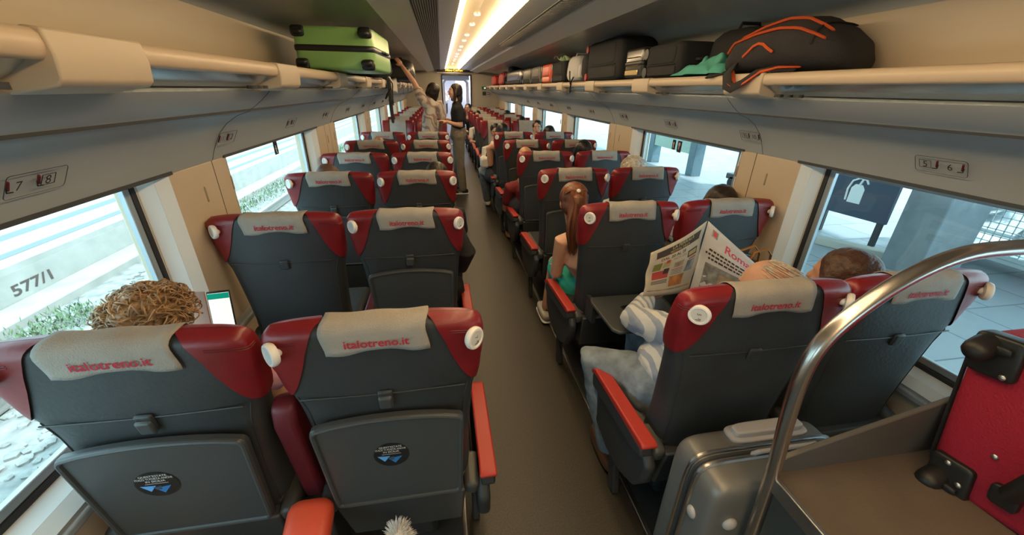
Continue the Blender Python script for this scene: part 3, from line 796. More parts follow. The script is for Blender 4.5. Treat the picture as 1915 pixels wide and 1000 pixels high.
# dark notice board with extinguisher pictogram
t = thing('notice_board', 'dark blue-grey board with a white fire extinguisher symbol outside the right window', 'board', (5.15, 4.28, -.2))
bc = Vector((5.15, 4.28, .56)); ux = Vector((.15, -.989, 0)).normalized(); nn = Vector((-.989, -.15, 0))
def BP(x, z, d=0): return bc+ux*x+nn*d+Vector((0, 0, z))
obj('panel', MB().prism([(-.42, -.45), (.40, -.45), (.40, .72), (-.42, .72)], lambda a, b, c: BP(a, b, c), 0, .06), mat('board_blue', (.07, .09, .13), .45), t, bevel=.005)
for a in (-.36, .34): obj('post', MB().prism([(a-.03, -.76), (a+.03, -.76), (a+.03, -.45), (a-.03, -.45)], lambda a_, b, c: BP(a_, b, c), 0, .05), plastic, t)
wsig = mat('white_sign', (.9, .92, .92), .6)
pic = MB(); pic.prism([(-.16, .0), (.10, .0), (.10, .26), (.04, .33), (-.10, .33), (-.16, .26)], lambda a, b, c: BP(a*.62-.02, b*.75-.27, .062+c), 0, .004)
obj('extinguisher_symbol', pic, wsig, t, smooth=False)
hs = MB().tube([BP(x*.62+.01, z*.75-.36, .065) for x, z in ((-.25, .16), (-.27, .35), (-.22, .5), (-.1, .56), (.03, .55), (.08, .49))], .013, 6)
hs.tube([BP(-.03, -.02, .065), BP(-.01, .05, .065)], .014, 6)
obj('hose_symbol', hs, wsig, t)
# bench / round bin under the board
obj('kerb_block', MB().box((4.75, 3.75, -.15), (.9, .14, .1), (0, 0, R(-60))), mat('worn_timber', (.55, .52, .46), .8), label='worn pale timber beam lying on the platform', cat='beam', bevel=.01)
q = MB().cyl((5.45, 3.75, -.02), (5.75, 3.6, .02), .18, 20); obj('fallen_bin', q, mat('bin_red', (.09, .045, .05), .5), label='dark reddish drum lying on its side by the timber beam', cat='drum', bevel=.01)
# wire cage trolley
t = thing('cage_trolley', 'wire mesh roll cage full of plastic-wrapped goods on the platform', 'roll cage', (6.2, 3.2, -.2))
cm = mat('galvanised', (.62, .7, .72), .4, metal=.5)
cx0, cx1, cy0, cy1, cz0, cz1 = 5.6, 6.6, 1.5, 3.8, .02, 1.35
obj('deck', MB().b2(cx0, cx1, cy0, cy1, cz0-.06, cz0), cm, t, bevel=.01)
fr = MB()
for x in (cx0, cx1):
    for y in (cy0, (cy0+cy1)/2, cy1): fr.b2(x-.025, x+.025, y-.025, y+.025, cz0, cz1)
    for z in (cz0+.02, cz1): fr.b2(x-.02, x+.02, cy0, cy1, z-.02, z+.02)
for y in (cy0, cy1):
    for z in (cz0+.02, cz1): fr.b2(cx0, cx1, y-.02, y+.02, z-.02, z+.02)
obj('frame', fr, cm, t)
ms = MB()
y = cy0
while y < cy1: ms.b2(cx0-.004, cx0+.004, y-.004, y+.004, cz0, cz1); y += .07
z = cz0
while z < cz1: ms.b2(cx0-.004, cx0+.004, cy0, cy1, z-.004, z+.004); z += .07
x = cx0
while x < cx1: ms.b2(x-.004, x+.004, cy1-.004, cy1+.004, cz0, cz1); x += .07
z = cz0
while z < cz1: ms.b2(cx0, cx1, cy1-.004, cy1+.004, z-.004, z+.004); z += .07
obj('wire_mesh', ms, cm, t, smooth=False)
for x in (cx0+.1, cx1-.1):
    for y in (cy0+.1, cy1-.1): obj('castor', MB().cyl((x-.02, y, -.12), (x+.02, y, -.12), .079, 16), blackp, t)
rnd = random.Random(9); q = MB()
for i in range(26): q.ell((rnd.uniform(cx0+.2, cx1-.2), rnd.uniform(cy0+.2, cy1-.2), rnd.uniform(cz0+.12, 1.0)), (rnd.uniform(.15, .26), rnd.uniform(.15, .26), rnd.uniform(.1, .18)), n=10, m=7)
obj('wrapped_goods', q, mat('plastic_wrap', (.45, .52, .56), .2, var=.3, vscale=6, bump=.8, bscale=14, coat=.5), label='crumpled plastic-wrapped goods inside the roll cage', cat='goods', smooth=True)
# parked pale blue trolley further along
t = thing('luggage_cart', 'pale blue boxy luggage cart parked on the platform', 'cart', (5.9, 6.9, -.2))
obj('cart_box', MB().b2(5.6, 6.5, 6.1, 7.2, .1, 1.9), mat('cart_blue', (.3, .5, .6), .4), t, bevel=.03)
obj('cart_base', MB().b2(5.5, 6.6, 5.9, 7.4, -.02, .1), plastic, t, bevel=.02)
for y in (6.1, 7.2): obj('wheel', MB().cyl((5.5, y, -.08), (5.62, y, -.08), .12, 18), blackp, t)
# stickers on panes
t = thing('window_sticker', 'small black and white exit pictogram sticker high on the second left window', 'sticker', (-1.45, 2.85, 1.24))
obj('sticker_sheet', MB().b2(-1.455, -1.452, 2.83, 2.89, 1.205, 1.285), blackp, t, smooth=False)
q = MB(); q.ell((-1.451, 2.855, 1.258), (.001, .006, .006), n=8, m=6); q.tube([(-1.451, 2.855, 1.25), (-1.451, 2.852, 1.23), (-1.451, 2.862, 1.215)], .003, 6); q.tube([(-1.451, 2.84, 1.243), (-1.451, 2.87, 1.24)], .002, 6)
obj('running_figure', q, whitep, t)
for k, (y, lab) in enumerate(((2.96, 'black window sticker with a pale figure'), (2.88, 'larger rounded black window sticker with a pink disc'))):
    t = thing('window_sticker', lab+' high on the second right window', 'sticker', (1.45, y, 1.2), 'stickers on the second right window')
    w_ = .022+.006*k
    obj('sticker_sheet', MB().b2(1.452, 1.455, y-w_, y+w_, 1.2-.01*k, 1.275), blackp, t, bevel=.001)
    q = MB(); q.ell((1.4505, y, 1.25), (.001, .009+.005*k, .010+.006*k), n=12, m=6); q.tube([(1.451, y, 1.24), (1.451, y, 1.215)], .004, 6)
    obj('sticker_figure', q, mat('sticker_pale', (.7, .5, .48) , .5), t)

# ------------------------------------------------------------------ luggage helpers
RZ = 1.69   # top of the rack shelf
LZ = 1.702  # top of the rack lip
def rbox(c, size, e=.35, n=40, m=14, rot=None, squeeze=0):
    """rounded box (superellipsoid) centred at c"""
    rs = []; a, b, h = size[0]/2, size[1]/2, size[2]/2
    for j in range(m+1):
        v = -PI/2+PI*j/m; v = max(-PI/2+.03, min(PI/2-.03, v)); cv = math.cos(v)**e; sv = math.copysign(abs(math.sin(v))**e, math.sin(v)); q = []
        for i in range(n):
            t = 2*PI*i/n; cx = math.copysign(abs(math.cos(t))**e, math.cos(t)); cy = math.copysign(abs(math.sin(t))**e, math.sin(t))
            k = 1-squeeze*(sv+1)/2
            p = Vector((a*cv*cx*k, b*cv*cy*k, h*sv))
            q.append(Vector(c)+(rot @ p if rot is not None else p))
        rs.append(q)
    return MB().rings(rs)
def rotz(d): return Matrix.Rotation(R(d), 3, 'Z')
def hardcase(name, label, c, size, m, trim, rz=0, long='y', ribs=0, group=None, wheels=True, tilt=None, e=.16, wheel_m=None, band_m=None):
    """hard shell suitcase lying flat: size=(x,y,z); zip seam runs round at mid height"""
    rot = rotz(rz) if tilt is None else tilt
    c = Vector(c); T = lambda x, y, z: c+rot @ Vector((x, y, z))
    t = thing(name, label, 'suitcase', tuple(T(0, 0, -size[2]/2)), group)
    a, b, h = size[0]/2, size[1]/2, size[2]/2
    obj('shell', rbox(c, size, e, rot=rot), m, t, ang=60)
    q = MB(); rs = []
    for z, o in ((-.05*size[2]*1.4, .001), (-.04*size[2], .005), (.04*size[2], .005), (.05*size[2]*1.4, .001)):
        rs.append([T((a+o)*math.copysign(abs(math.cos(t_))**e, math.cos(t_)), (b+o)*math.copysign(abs(math.sin(t_))**e, math.sin(t_)), z) for t_ in [2*PI*i/48 for i in range(48)]])
    q.rings(rs, cap=False)
    obj('zip_band', q, band_m or trim, t)
    if ribs:
        for i in range(ribs):
            q = MB(); k = -a*.7+1.4*a*i/max(1, ribs-1)
            q.tube([T(k, -b*.7, h), T(k, -b*.93, h*.97), T(k, -b*1.0, h*.75), T(k, -b*1.0, h*.2)], .006, 6)
            obj('rib', q, m, t)
    if wheels:
        for x in (-1, 1):
            for z in (-1, 1):
                w_ = obj('corner_cap', rbox(T(x*a*.82, -b*.965, z*h*.72), (a*.34, b*.12, h*.52), .5, 16, 8, rot=rot), wheel_m or trim, t)
                obj('wheel', MB().tube([T(x*a*.80-.012, -b-.022, z*h*.66), T(x*a*.80+.012, -b-.022, z*h*.66)], .020, 14), wheel_m or trim, w_)
    q = MB().tube([T(a-.002, -b*.25, .02*0), T(a+.022, -b*.2, 0), T(a+.022, b*.2, 0), T(a-.002, b*.25, 0)], .008, 8)
    obj('carry_handle', q, trim, t)
    return t
case_green = mat('mint_shell', (.29, .56, .18), .35, bump=.04, bscale=120)
case_trim = mat('case_trim', (.015, .016, .016), .4)
canvas_bk = mat('black_canvas', (.014, .014, .015), .8, bump=.3, bscale=200)
canvas_gy = mat('dark_grey_canvas', (.032, .029, .031), .85, bump=.4, bscale=160, var=.15)
orange = mat('orange_trim', (.7, .11, .03), .6)
# green suitcase on the left rack, wheels towards the camera
hardcase('suitcase', 'large mint green hard suitcase with black corner caps on the left rack', (-.965, 3.12, 1.825), (.46, .70, .236), case_green, case_trim, rz=-2)
# bags beyond it
bl_m = mat('black_nylon', (.012, .012, .013), .45, coat=.3, bump=.3, bscale=30)
def softbag(name, label, c, size, m, cat='bag', e=.5, rz=0, group=None, sq=.15, pocket=True, strap=None, disp=.02, pm=None):
    rot = rotz(rz); c = Vector(c); T = lambda x, y, z: c+rot @ Vector((x, y, z))
    t = thing(name, label, cat, tuple(T(0, 0, -size[2]/2)), group)
    obj('bag_body', rbox(c, size, e, rot=rot, squeeze=sq), m, t, disp=disp)
    if pocket:
        obj('front_pocket', rbox(T(0, -size[1]*.47, -size[2]*.12), (size[0]*.7, size[1]*.16, size[2]*.55), .4, 24, 10, rot=rot), pm or m, t)
        obj('zip', MB().tube([T(-size[0]*.3, -size[1]*.535, size[2]*.10), T(size[0]*.3, -size[1]*.535, size[2]*.10)], .003, 6), alum, t)
    obj('carry_handle', MB().tube([T(-.06, 0, size[2]*.46), T(-.05, 0, size[2]*.5+.02), T(.05, 0, size[2]*.5+.02), T(.06, 0, size[2]*.46)], .008, 8), m, t)
    return t
t = softbag('travel_bag', 'black soft travel bag on the left rack next to the mint suitcase', (-1.08, 4.55, LZ+.135), (.48, .7, .26), canvas_bk)
t = softbag('backpack', 'glossy black backpack on the left rack above the reaching woman', (-.98, 6.9, LZ+.155), (.5, .55, .30), bl_m, 'backpack')
softbag('travel_bag', 'dark travel bag deep on the left rack near the far end', (-1.1, 8.4, LZ+.125), (.5, .6, .24), canvas_gy)
softbag('travel_bag', 'small pale and brown bag at the lip of the left rack', (-1.05, 9.5, LZ+.105), (.34, .4, .2), mat('bag_tan', (.32, .2, .14), .8))
# pale jacket hanging over lip
q = MB()
def jk(u, v):
    y = 5.3+1.3*u; s_ = v*.32
    x = -1.12+min(s_, .13)+.004*math.sin(u*30); z = 1.722-max(0, s_-.13)*.8+.012*math.sin(u*18+v*4)+.02*math.sin(u*7)
    return Vector((x+.02*math.sin(u*11)*v, y, z))
q.grid(jk, 40, 12); obj('white_garment', q, mat('white_fabric', (.62, .6, .56), .9), solid=.006, label='crumpled white garment spilling over the left rack lip', cat='garment')
# black strap cluster hanging from the left rack
t = thing('hanging_straps', 'bundle of black backpack straps hanging down from the left rack', 'straps', (-.98, 5.3, 1.7))
q = MB(); q.tube([(-.99, 5.30, 1.735), (-.965, 5.28, 1.70), (-.962, 5.28, 1.55), (-.968, 5.27, 1.40), (-.965, 5.27, 1.24)], [.02, .03, .034, .03, .026], 8, flat=.35)
obj('wide_strap', q, canvas_bk, t)
q = MB(); q.tube([(-.97, 5.35, 1.72), (-.94, 5.4, 1.66), (-.955, 5.42, 1.5), (-.955, 5.42, 1.42)], .007, 6); obj('cord', q, canvas_bk, t)
q = MB(); q.tube([(-.96, 5.27, 1.60), (-.99, 5.22, 1.54), (-1.01, 5.2, 1.50)], [.012, .02, .014], 6, flat=.4); obj('loop', q, canvas_bk, t)
q = MB().box((-.955, 5.26, 1.46), (.05, .02, .03)); obj('buckle', q, case_trim, t, bevel=.004)
for y, l_ in ((7.3, .18), (8.3, .14), (9.2, .12)):
    q = MB().tube([(-.99, y, 1.72), (-.975, y, 1.70), (-.975, y, 1.70-l_)], .008, 6, flat=.5)
    obj('dangling_strap', q, canvas_bk, label='thin black strap dangling from the left rack, %s of three' % {7.3: 'nearest', 8.3: 'middle', 9.2: 'farthest'}[y], cat='strap', group='straps dangling from the left rack')

# ------------------------------------------------------------------ right rack, near to far
# big grey and orange backpack lying on its back
t = thing('backpack', 'large dark grey backpack with orange zips on the right rack', 'backpack', (1.2, 1.62, RZ))
cb = Vector((1.205, 1.63, 1.80)); rb = rotz(14)
bag = MB(); rs = []
prof = [(-.36, .02, .02), (-.35, .10, .09), (-.28, .155, .15), (-.16, .18, .185), (-.06, .185, .205), (.02, .18, .20), (.09, .165, .165), (.15, .13, .12), (.19, .07, .06), (.195, .02, .02)]
def BK(l, x, z): return Vector((1.20, 1.62, LZ+.003))+rb @ Vector((x, -l, z))
for l, hw_, h in prof:
    q = []
    for i in range(28):
        a = 2*PI*i/28; ca, sa = math.cos(a), math.sin(a)
        q.append(BK(l, hw_*math.copysign(abs(ca)**.7, ca), h/2*(1+math.copysign(abs(sa)**.75, sa))))
    rs.append(q)
obj('bag_body', MB().rings(rs), canvas_gy, t, disp=.012)
def surf(l, a):
    for (l0, w0, h0), (l1, w1, h1) in zip(prof, prof[1:]):
        if l <= l1: k = (l-l0)/(l1-l0); hw_ = w0+(w1-w0)*k; h = h0+(h1-h0)*k; break
    ca, sa = math.cos(a), math.sin(a)
    return BK(l, (hw_+.004)*math.copysign(abs(ca)**.7, ca), h/2*(1+math.copysign(abs(sa)**.75, sa))+.004)
for a0, a1 in ((2.05, 2.25), (2.62, 2.8)):
    q = MB().tube([surf(-.33+.44*i/16, a0+(a1-a0)*i/16) for i in range(17)], .011, 6, flat=.5)
    obj('orange_zip', q, orange, t, label='orange zip piping')
q = MB().tube([surf(-.20+.14*i/6, 3.35-.25*math.sin(PI*i/6)) for i in range(7)], .006, 6); obj('orange_pocket_edge', q, orange, t)
q = MB().tube([surf(.08, 1.2+1.9*i/10) for i in range(11)], .006, 6, flat=.5); obj('compression_strap', q, canvas_bk, t)
# shoulder strap loop hanging over the rack lip
sp = [(1.06, 1.78, 1.76), (1.0, 1.83, 1.745), (.965, 1.83, 1.70), (.955, 1.80, 1.655), (.958, 1.765, 1.640), (.965, 1.72, 1.66), (.985, 1.67, 1.70), (1.02, 1.62, 1.715), (1.07, 1.57, 1.715)]
q = MB().tube(sp, [.022, .026, .028, .026, .022, .018, .016, .014, .012], 10, flat=.35, upv=Vector((0, 0, 1))); obj('shoulder_strap', q, canvas_gy, t)
q = MB().tube([Vector(p)+Vector((.012, -.012, .006)) for p in sp[2:]], [.016, .020, .018, .020, .018, .014, .010], 8, flat=.4, upv=Vector((0, 0, 1))); obj('strap_lining', q, orange, t, label='orange lining of the shoulder strap')
q = MB().tube([(1.10, 1.97, 1.73), (1.03, 2.0, 1.725), (.99, 1.99, 1.695), (1.02, 1.93, 1.71)], [.02, .03, .028, .02], 8, flat=.3); obj('hip_wing', q, canvas_gy, t)
# teal jacket
tealm = mat('teal_cloth', (.10, .42, .33), .85, bump=.2, bscale=60)
q = MB(); rnd = random.Random(4)
def tj(u, v):
    y = 1.93+.46*u; x = 1.0+.26*v
    h = .062*max(0, math.sin(PI*v))**.4*max(0, math.sin(PI*min(1, u*.96+.02)))**.45*(1.25-.5*u)+(.024*math.sin(u*15+v*7)+.020*math.sin(v*17-u*9)+.022*abs(math.sin(u*14-v*9))-.01)*(math.sin(PI*v)*math.sin(PI*u))**.5*1.1 if 0 < v < 1 and 0 < u < 1 else 0
    return Vector((x-.02*math.sin(u*13), y, LZ+.006+max(0, h)))
q.grid(tj, 46, 26); 
obj('teal_jacket', q, tealm, solid=.004, sub=1, label='crumpled teal jacket on the right rack between the backpack and black suitcase', cat='jacket')
# black suitcases
def uprightcase(label, x0, x1, y0, y1, z0, z1, m, trim, redwheel=False, name='suitcase', e=.22, pockets=True, group=None):
    c = ((x0+x1)/2, (y0+y1)/2, (z0+z1)/2); sz = (x1-x0, y1-y0, z1-z0)
    t = thing(name, label, 'suitcase', (c[0], c[1], z0), group)
    obj('case_body', rbox(c, sz, e, m=12), m, t, ang=60)
    if pockets:
        obj('front_pocket', rbox((x0+.01, c[1]-sz[1]*.02, c[2]+sz[2]*.14), (.03, sz[1]*.72, sz[2]*.5), .3, 20, 8), m, t)
        obj('lower_pocket', rbox((x0+.008, c[1]-sz[1]*.02, c[2]-sz[2]*.30), (.025, sz[1]*.8, sz[2]*.26), .3, 20, 8), trim, t)
        q = MB().tube([(x0-.004, y0+sz[1]*.1, c[2]-sz[2]*.12), (x0-.006, c[1], c[2]-sz[2]*.13), (x0-.004, y1-sz[1]*.1, c[2]-sz[2]*.12)], .003, 6); obj('zip', q, plastic_dk, t)
    q = MB().tube([(c[0]-.05, y0-.002, c[2]+.0), (c[0]-.045, y0-.022, c[2]), (c[0]+.045, y0-.022, c[2]), (c[0]+.05, y0-.002, c[2])], .008, 8); obj('carry_handle', q, trim, t)
    for zz in (z0+.035, z1-.05):
        wm = mat('wheel_red', (.4, .03, .03), .5) if redwheel else case_trim
        obj('wheel', MB().cyl((x0+.0, y1-.01, zz), (x0+.03, y1-.01, zz), .032, 16), wm, t)
    return t
uprightcase('black fabric suitcase with zipped pocket beside the teal jacket on the right rack', 1.04, 1.36, 2.39, 2.83, LZ, 1.90, canvas_bk, canvas_gy)
t = softbag('backpack', 'black rounded backpack behind the teal jacket on the right rack', (1.25, 2.12, 1.82), (.24, .46, .22), mat('black_pack', (.006, .006, .007), .8), 'backpack', e=.6, pocket=False)
hc = hardcase('suitcase', 'black case with champagne gold panel between two black suitcases on the right rack', (1.20, 3.03, LZ+.105), (.30, .29, .20), mat('gold_black', (.03, .028, .025), .3, coat=.4), case_trim, rz=0, wheels=False)
for z, hh, mm in ((1.745, .035, 'g'), (1.79, .006, 'g'), (1.845, .006, 'g')):
    obj('gold_strip', MB().b2(1.040, 1.05, 2.93, 3.14, z-hh/2, z+hh/2), mat('champagne', (.75, .58, .28), .25, metal=.9), hc, bevel=.003, label='champagne gold strip')
uprightcase('big black suitcase with a red wheel standing on the right rack', 1.03, 1.36, 3.24, 4.02, LZ, 2.02, canvas_bk, canvas_gy, redwheel=True)
obj('travel_bag', rbox((1.12, 4.13, 1.83), (.16, .18, .24), .6), canvas_gy, disp=.03, label='crumpled dark bag leaning on the big black suitcase with red wheel', cat='bag')
t = softbag('backpack', 'white quilted backpack with hanging black straps on the right rack', (1.14, 4.50, 1.83), (.24, .42, .25), mat('white_quilt', (.62, .6, .6), .7, bump=.4, bscale=40), 'backpack', disp=.015)
q = MB().tube([(1.0, 4.3, 1.74), (.985, 4.32, 1.70), (.985, 4.33, 1.63), (.985, 4.33, 1.60)], .010, 6, flat=.5); q.tube([(.99, 4.4, 1.80), (.982, 4.36, 1.74), (.984, 4.34, 1.68)], .006, 6); obj('hanging_strap', q, canvas_bk, t)
uprightcase('small black suitcase with silver badge next to the white backpack', 1.04, 1.33, 4.80, 5.34, LZ, 1.93, canvas_bk, canvas_gy)
t = thing('scarf', 'pale green scarf draped on top of the small black suitcase', 'scarf', (1.15, 4.8, 1.93)); 
q = MB(); q.grid(lambda u, v: Vector((1.05+.22*v, 4.75+.55*u, 1.94+.035*math.sin(u*9)+.02*math.sin(v*8+u*5)+(.04 if u > .4 else -.02*(1-u)))), 30, 10)
obj('scarf_cloth', q, mat('pale_green_cloth', (.5, .6, .36), .9), t, solid=.005)
uprightcase('bright coral red suitcase on the right rack', 1.04, 1.34, 5.42, 5.9, LZ, 1.93, mat('coral_case', (.75, .09, .04), .4), mat('coral_trim', (.85, .25, .12), .4))
uprightcase('grey brown suitcase next to the coral red one on the right rack', 1.04, 1.34, 6.0, 6.6, LZ, 1.93, mat('taupe_case', (.13, .12, .10), .5), canvas_gy)
uprightcase('dark suitcase with olive sheen on the right rack', 1.04, 1.34, 6.7, 7.28, LZ, 1.93, mat('olive_case', (.10, .09, .06), .35), canvas_bk)
uprightcase('long glossy black suitcase with white tag on the far right rack', 1.04, 1.36, 7.4, 9.2, LZ, 1.95, mat('black_gloss', (.012, .012, .013), .25), canvas_bk)
softbag('travel_bag', 'crimson and black bag on the far right rack', (1.15, 9.95, LZ+.13), (.3, .8, .26), mat('crimson', (.35, .02, .02), .6), pm=canvas_bk)
softbag('travel_bag', 'red bag at the very end of the right rack', (1.12, 11.3, LZ+.12), (.26, .7, .24), mat('crimson2', (.42, .03, .02), .6))
softbag('travel_bag', 'dark crumpled bag lying on top near the red bags', (1.2, 9.0, 2.005), (.26, .5, .10), canvas_gy, pocket=False)
q = MB().tube([(.99, 9.9, 1.70), (.985, 9.9, 1.66), (.985, 9.92, 1.62)], .008, 6); obj('dangling_strap', q, canvas_bk, label='short black strap dangling at the far end of the right rack', cat='strap')

# ------------------------------------------------------------------ luggage stand at the lower right
t = thing('luggage_stand', 'floor luggage stand with brown shelf, grey side panel and curved steel tube', 'luggage stand', (.8, .4, 0))
pp = [(.455, .555, .0), (.452, .555, .25), (.440, .555, .47), (.418, .555, .745), (.392, .555, .95), (.385, .555, 1.07), (.402, .555, 1.15), (.457, .555, 1.222), (.547, .555, 1.292), (.66, .555, 1.335), (.82, .555, 1.342), (1.0, .555, 1.343), (1.3, .555, 1.343), (1.37, .555, 1.343)]
def crom(P, n=6):
    P = [Vector(p) for p in P]; out = []
    for i in range(len(P)-1):
        a, b, c, d = P[max(0, i-1)], P[i], P[i+1], P[min(len(P)-1, i+2)]
        for k in range(n):
            u = k/n; out.append(.5*((2*b)+(c-a)*u+(2*a-5*b+4*c-d)*u*u+(-a+3*b-3*c+d)*u**3))
    return out+[P[-1]]
obj('steel_tube', MB().tube(crom(pp), .0165, 20, round_end=False), steel, t, ang=60)
brown = mat('brown_shelf', (.13, .105, .085), .6, bump=.1, bscale=200, var=.1)
obj('shelf', MB().b2(.43, 1.37, -.35, .56, .712, .73), brown, t)
obj('shelf_edge', MB().b2(.418, .432, -.35, .545, .69, .735), alum, t, bevel=.003)
panel_m = mat('stand_panel', (.10, .098, .095), .45, bump=.05, bscale=300)
obj('side_panel', MB().prism([(.43, .69), (1.37, .69), (1.37, 1.0), (.92, .92), (.50, .80), (.455, .785), (.435, .765)], lambda a, b, c: Vector((a, .56+c, b)), 0, .014), panel_m, t, bevel=.003)
obj('rear_leg', MB().b2(1.32, 1.37, .5, .55, 0, .70), steel, t)
# red suitcase on the stand shelf
redc = mat('red_fabric_case', (.33, .008, .03), .75, bump=.3, bscale=220)
tr = Matrix.Rotation(R(-8), 3, 'X')
cr = Vector((1.025, .250, .958)); szr = (.36, .60, .43)
def RT_(x, y, z): return cr+tr @ Vector((x, y, z))
t = thing('suitcase', 'bright red fabric suitcase with black corners on the brown shelf of the stand', 'suitcase', (1.085, .225, .74))
obj('case_body', rbox(cr, szr, .13, rot=tr, m=16), redc, t, ang=60)
for z in (-1, 1):
    cn = obj('corner_guard', rbox(RT_(-.172, .245, z*.168), (.045, .085, .10), .25, 24, 10, rot=tr), case_trim, t)
    obj('wheel', MB().tube([RT_(-.215, .262, z*.185-.006), RT_(-.19, .262, z*.185+.006)], .026, 16), blackp, cn)
    obj('skid', rbox(RT_(-.196, .245, z*.19), (.022, .06, .02), .5, 16, 8, rot=tr), blackp, cn)
    for yy_ in (.20, .17): obj('rivet', MB().ell(RT_(-.195, yy_+.05, z*.15+(.02 if yy_ > .18 else -.02)), (.004, .007, .007), n=10, m=6), alum, cn)
for y_, z_ in ((.17, .07), (.09, .085), (.19, -.06), (.12, -.07), (0, .08), (0, -.08)): obj('rivet', MB().ell(RT_(-.181, y_, z_), (.004, .007, .007), n=10, m=6), alum, t)
q = MB().tube([RT_(-.18, .145, -.125), RT_(-.22, .13, -.10), RT_(-.228, .10, -.03), RT_(-.228, .07, .03), RT_(-.20, .045, .07)], [.016, .019, .021, .019, .016], 12); obj('carry_handle', q, case_trim, t)
obj('handle_mount', rbox(RT_(-.186, .15, -.135), (.02, .05, .05), .4, 16, 8, rot=tr), case_trim, t)
q = MB(); rs = []
for x_ in (-.183, .183):
    rs = [RT_(x_*.88, .3*math.copysign(abs(math.cos(a))**.2, math.cos(a))*1.005, .2*math.copysign(abs(math.sin(a))**.2, math.sin(a))*1.008) for a in [2*PI*i/40 for i in range(40)]]
    q.tube(rs, .005, 6, cyc=True)
obj('piping', q, case_trim, t)
# silver suitcase standing on the floor under the stand
silver = mat('silver_shell', (.20, .197, .19), .42, metal=.35, bump=.03, bscale=200)
t = thing('suitcase', 'large silver hard-shell suitcase standing on the floor under the luggage stand', 'suitcase', (.56, .56, 0))
cs = (.565, .692, .345); ss = (.50, .215, .59)
obj('shell', rbox(cs, ss, .20, m=20), silver, t, ang=60)
for dy in (-.018, .018):
    q = MB().tube([Vector((cs[0]+(ss[0]/2+.001)*math.copysign(abs(math.cos(a))**.2, math.cos(a)), cs[1]+dy, cs[2]+(ss[2]/2+.001)*math.copysign(abs(math.sin(a))**.2, math.sin(a)))) for a in [2*PI*(i+.5)/60 for i in range(60)]], .007, 6, cyc=True)
    obj('rim', q, alum, t)
q = MB().tube([Vector((cs[0]+(ss[0]/2-.002)*math.copysign(abs(math.cos(a))**.2, math.cos(a)), cs[1], cs[2]+(ss[2]/2-.002)*math.copysign(abs(math.sin(a))**.2, math.sin(a)))) for a in [2*PI*(i+.5)/60 for i in range(60)]], .008, 6, cyc=True); obj('zip', q, plastic_dk, t)
obj('pull_handle', rbox((.60, .755, .658), (.24, .045, .03), .4), mat('pale_grey_plastic', (.45, .43, .42), .4), t)
obj('handle_recess', rbox((.60, .755, .644), (.27, .07, .016), .4), MATS['pale_grey_plastic'], t)
q = MB().tube([(.50, .685, .642), (.505, .675, .66), (.70, .675, .66), (.705, .685, .642)], .010, 8, flat=.7); obj('carry_handle', q, MATS['pale_grey_plastic'], t)
for z in (.2, .47): obj('side_foot', MB().ell((.315, .65, z), (.010, .018, .022)), MATS['pale_grey_plastic'], t)
for z in (.16,): obj('front_foot', MB().ell((.385, .583, .50), (.022, .012, .022)), MATS['pale_grey_plastic'], t)
for x in (.37, .76):
    for y in (.62, .76): obj('wheel', MB().tube([(x, y-.01, .026), (x, y+.01, .026)], .024, 14), blackp, t)

# ------------------------------------------------------------------ people
def frame(fwd, upv=Vector((0, 0, 1))):
    f = Vector(fwd).normalized(); r = f.cross(upv).normalized(); u = r.cross(f)
    return Matrix((r, f, u)).transposed()      # local x=right, y=forward, z=up
def head_mb(q, c, rot, s=1.0, neck=None):
    T = lambda x, y, z: Vector(c)+rot @ (Vector((x, y, z))*s)
    q.ell(T(0, -.012, .02), (.073*s, .092*s, .088*s), rot, 20, 14)
    q.ell(T(0, .022, -.030), (.058*s, .062*s, .068*s), rot, 18, 12)
    q.ell(T(0, .035, -.078), (.036*s, .040*s, .026*s), rot, 14, 10)
    q.tube([T(0, .082, .012), T(0, .098, -.018)], [.009*s, .014*s], 8)
    q.ell(T(0, .078, -.05), (.022*s, .012*s, .010*s), rot, 12, 8)
    q.ell(T(0, .070, .030), (.045*s, .014*s, .010*s), rot, 12, 8)
    for e in (-1, 1):
        q.ell(T(e*.074, -.008, -.012), (.010*s, .020*s, .032*s), rot, 10, 8)
        q.ell(T(e*.036, .060, -.024), (.020*s, .018*s, .022*s), rot, 10, 8)
def face(par, c, rot, s=1.0, eye=(.05, .025, .015)):
    T = lambda x, y, z: Vector(c)+rot @ (Vector((x, y, z))*s)
    em = mat('eye_dark', eye, .3); ew = mat('eye_white', (.75, .72, .68), .4); lm = mat('lips', (.42, .13, .11), .5); bm = mat('brow', (.03, .018, .012), .8)
    for e in (-1, 1):
        w_ = obj('eye', MB().ell(T(e*.030, .076, .008), (.013*s, .006*s, .0065*s), rot, 12, 8), ew, par)
        obj('iris', MB().ell(T(e*.030, .081, .008), (.006*s, .003*s, .006*s), rot, 10, 6), em, w_)
        obj('eyebrow', MB().tube([T(e*.016, .082, .026), T(e*.032, .081, .031), T(e*.048, .072, .026)], .0032*s, 6), bm, par)
    obj('lips', MB().ell(T(0, .091, -.050), (.021*s, .006*s, .0065*s), rot, 12, 8), lm, par)
